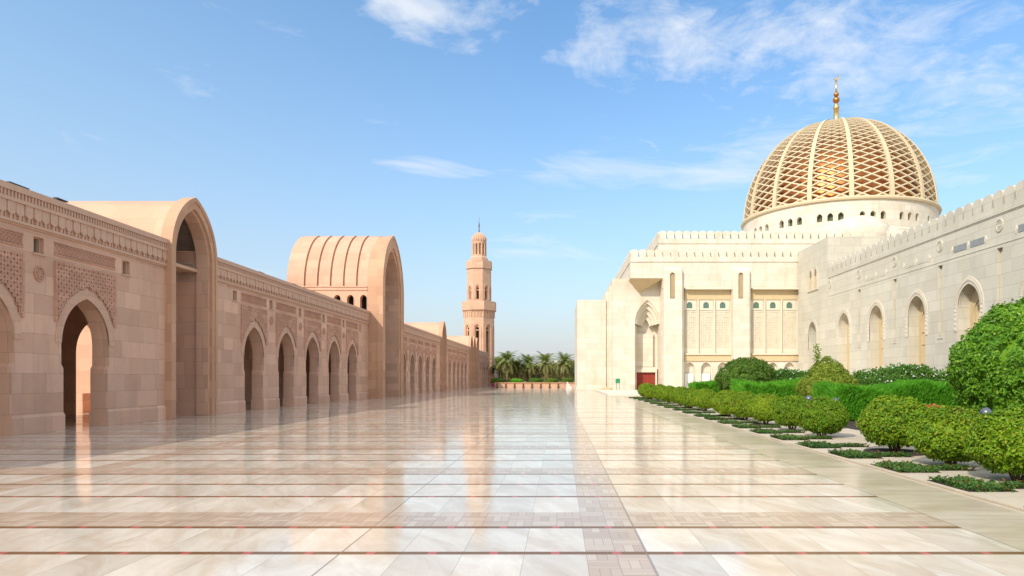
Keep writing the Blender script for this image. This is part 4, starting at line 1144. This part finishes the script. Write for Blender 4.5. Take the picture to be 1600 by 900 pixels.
st_ = noise(nt, combine(nt, azm*.10 - elv*.12, elv*.55 + azm*.05, 3.0), 1.0, 7, .6, .6)
def blob(a, e, sa, se, k):
    p = (azm-a)/sa; q = (elv-e)/se
    return ((p*p + q*q)*-1.0).exp()*k
bias = blob(-12.5,28.2,8,3.4,.27) + blob(6,27,8,4.0,.20) + blob(18,25,12,5,.21) + blob(31,22,9,7,.16) + blob(14,18,8,2.5,.08)
cum = ((n1*.62 + n2*.38 + bias - .655)*4.6).clamp()
bias2 = blob(-11,17.2,4,.8,.22) + blob(1,16.8,10,1.8,.22) + blob(27,20,12,7,.16) + blob(-1,11.2,5,1.6,.22) + blob(17,16.5,10,2.5,.18)
cir = ((st_ + bias2 - .63)*3.4).clamp()
cl = (cum*.75).max(cir*.55)
hs = nt.nodes.new('ShaderNodeHueSaturation'); hs.inputs['Saturation'].default_value = 1.12; hs.inputs['Value'].default_value = 1.0; nt.links.new(sky.outputs[0], hs.inputs['Color'])
hz = ((elv/-11.0).exp()*1.15).clamp()
glow = ((azm*-1.0-2.0)/38.0).clamp()*.50*((elv/-26.0).exp()*1.5).clamp()
tint = mixc(nt, 1.0, hs.outputs[0], (.84,1.06,1.09), 'MULTIPLY')
base = mixc(nt, glow, tint, (1.85,3.05,4.25))
base = mixc(nt, hz, base, (3.0,3.06,3.14))
colr = mixc(nt, cl, base, (4.3,4.4,4.55))
# bright cloud veil added to unseen sky overhead and behind camera as fill
over = ((elv-36)/14).clamp().max(((dy+.05)*-3.0).clamp()*((elv-4)/10).clamp())
fill_veil = (over*((n1-.30)*3.0).clamp()*.9).clamp()
colr = mixc(nt, fill_veil, colr, (7.0,6.7,6.3))
nt.links.new(colr, bg.inputs[0]); bg.inputs[1].default_value = .15

sun = bpy.data.lights.new('sun','SUN'); sun.energy = 2.5; sun.angle = R(.53); sun.color = (1.0,.93,.82)
so = bpy.data.objects.new('sun', sun); C.objects.link(so); so.rotation_euler = (-sd).to_track_quat('-Z','Y').to_euler()
cam = bpy.data.cameras.new('camera'); co = bpy.data.objects.new('camera', cam); C.objects.link(co)
co.location = (0,0,1.7); co.rotation_euler = (R(90),0,0); cam.sensor_width = 36; cam.lens = 24.0
cam.shift_x = -74/1600; cam.shift_y = 141.5/1600; cam.clip_start = .1; cam.clip_end = 4000
SC.camera = co
SC.view_settings.view_transform = 'Standard'; SC.view_settings.look = 'None'; SC.view_settings.gamma = 1; SC.view_settings.use_curve_mapping = False
SC.view_settings.exposure = .6
SC.cycles.max_bounces = 6; SC.cycles.diffuse_bounces = 4; SC.cycles.glossy_bounces = 3; SC.cycles.transmission_bounces = 2; SC.cycles.use_denoising = True
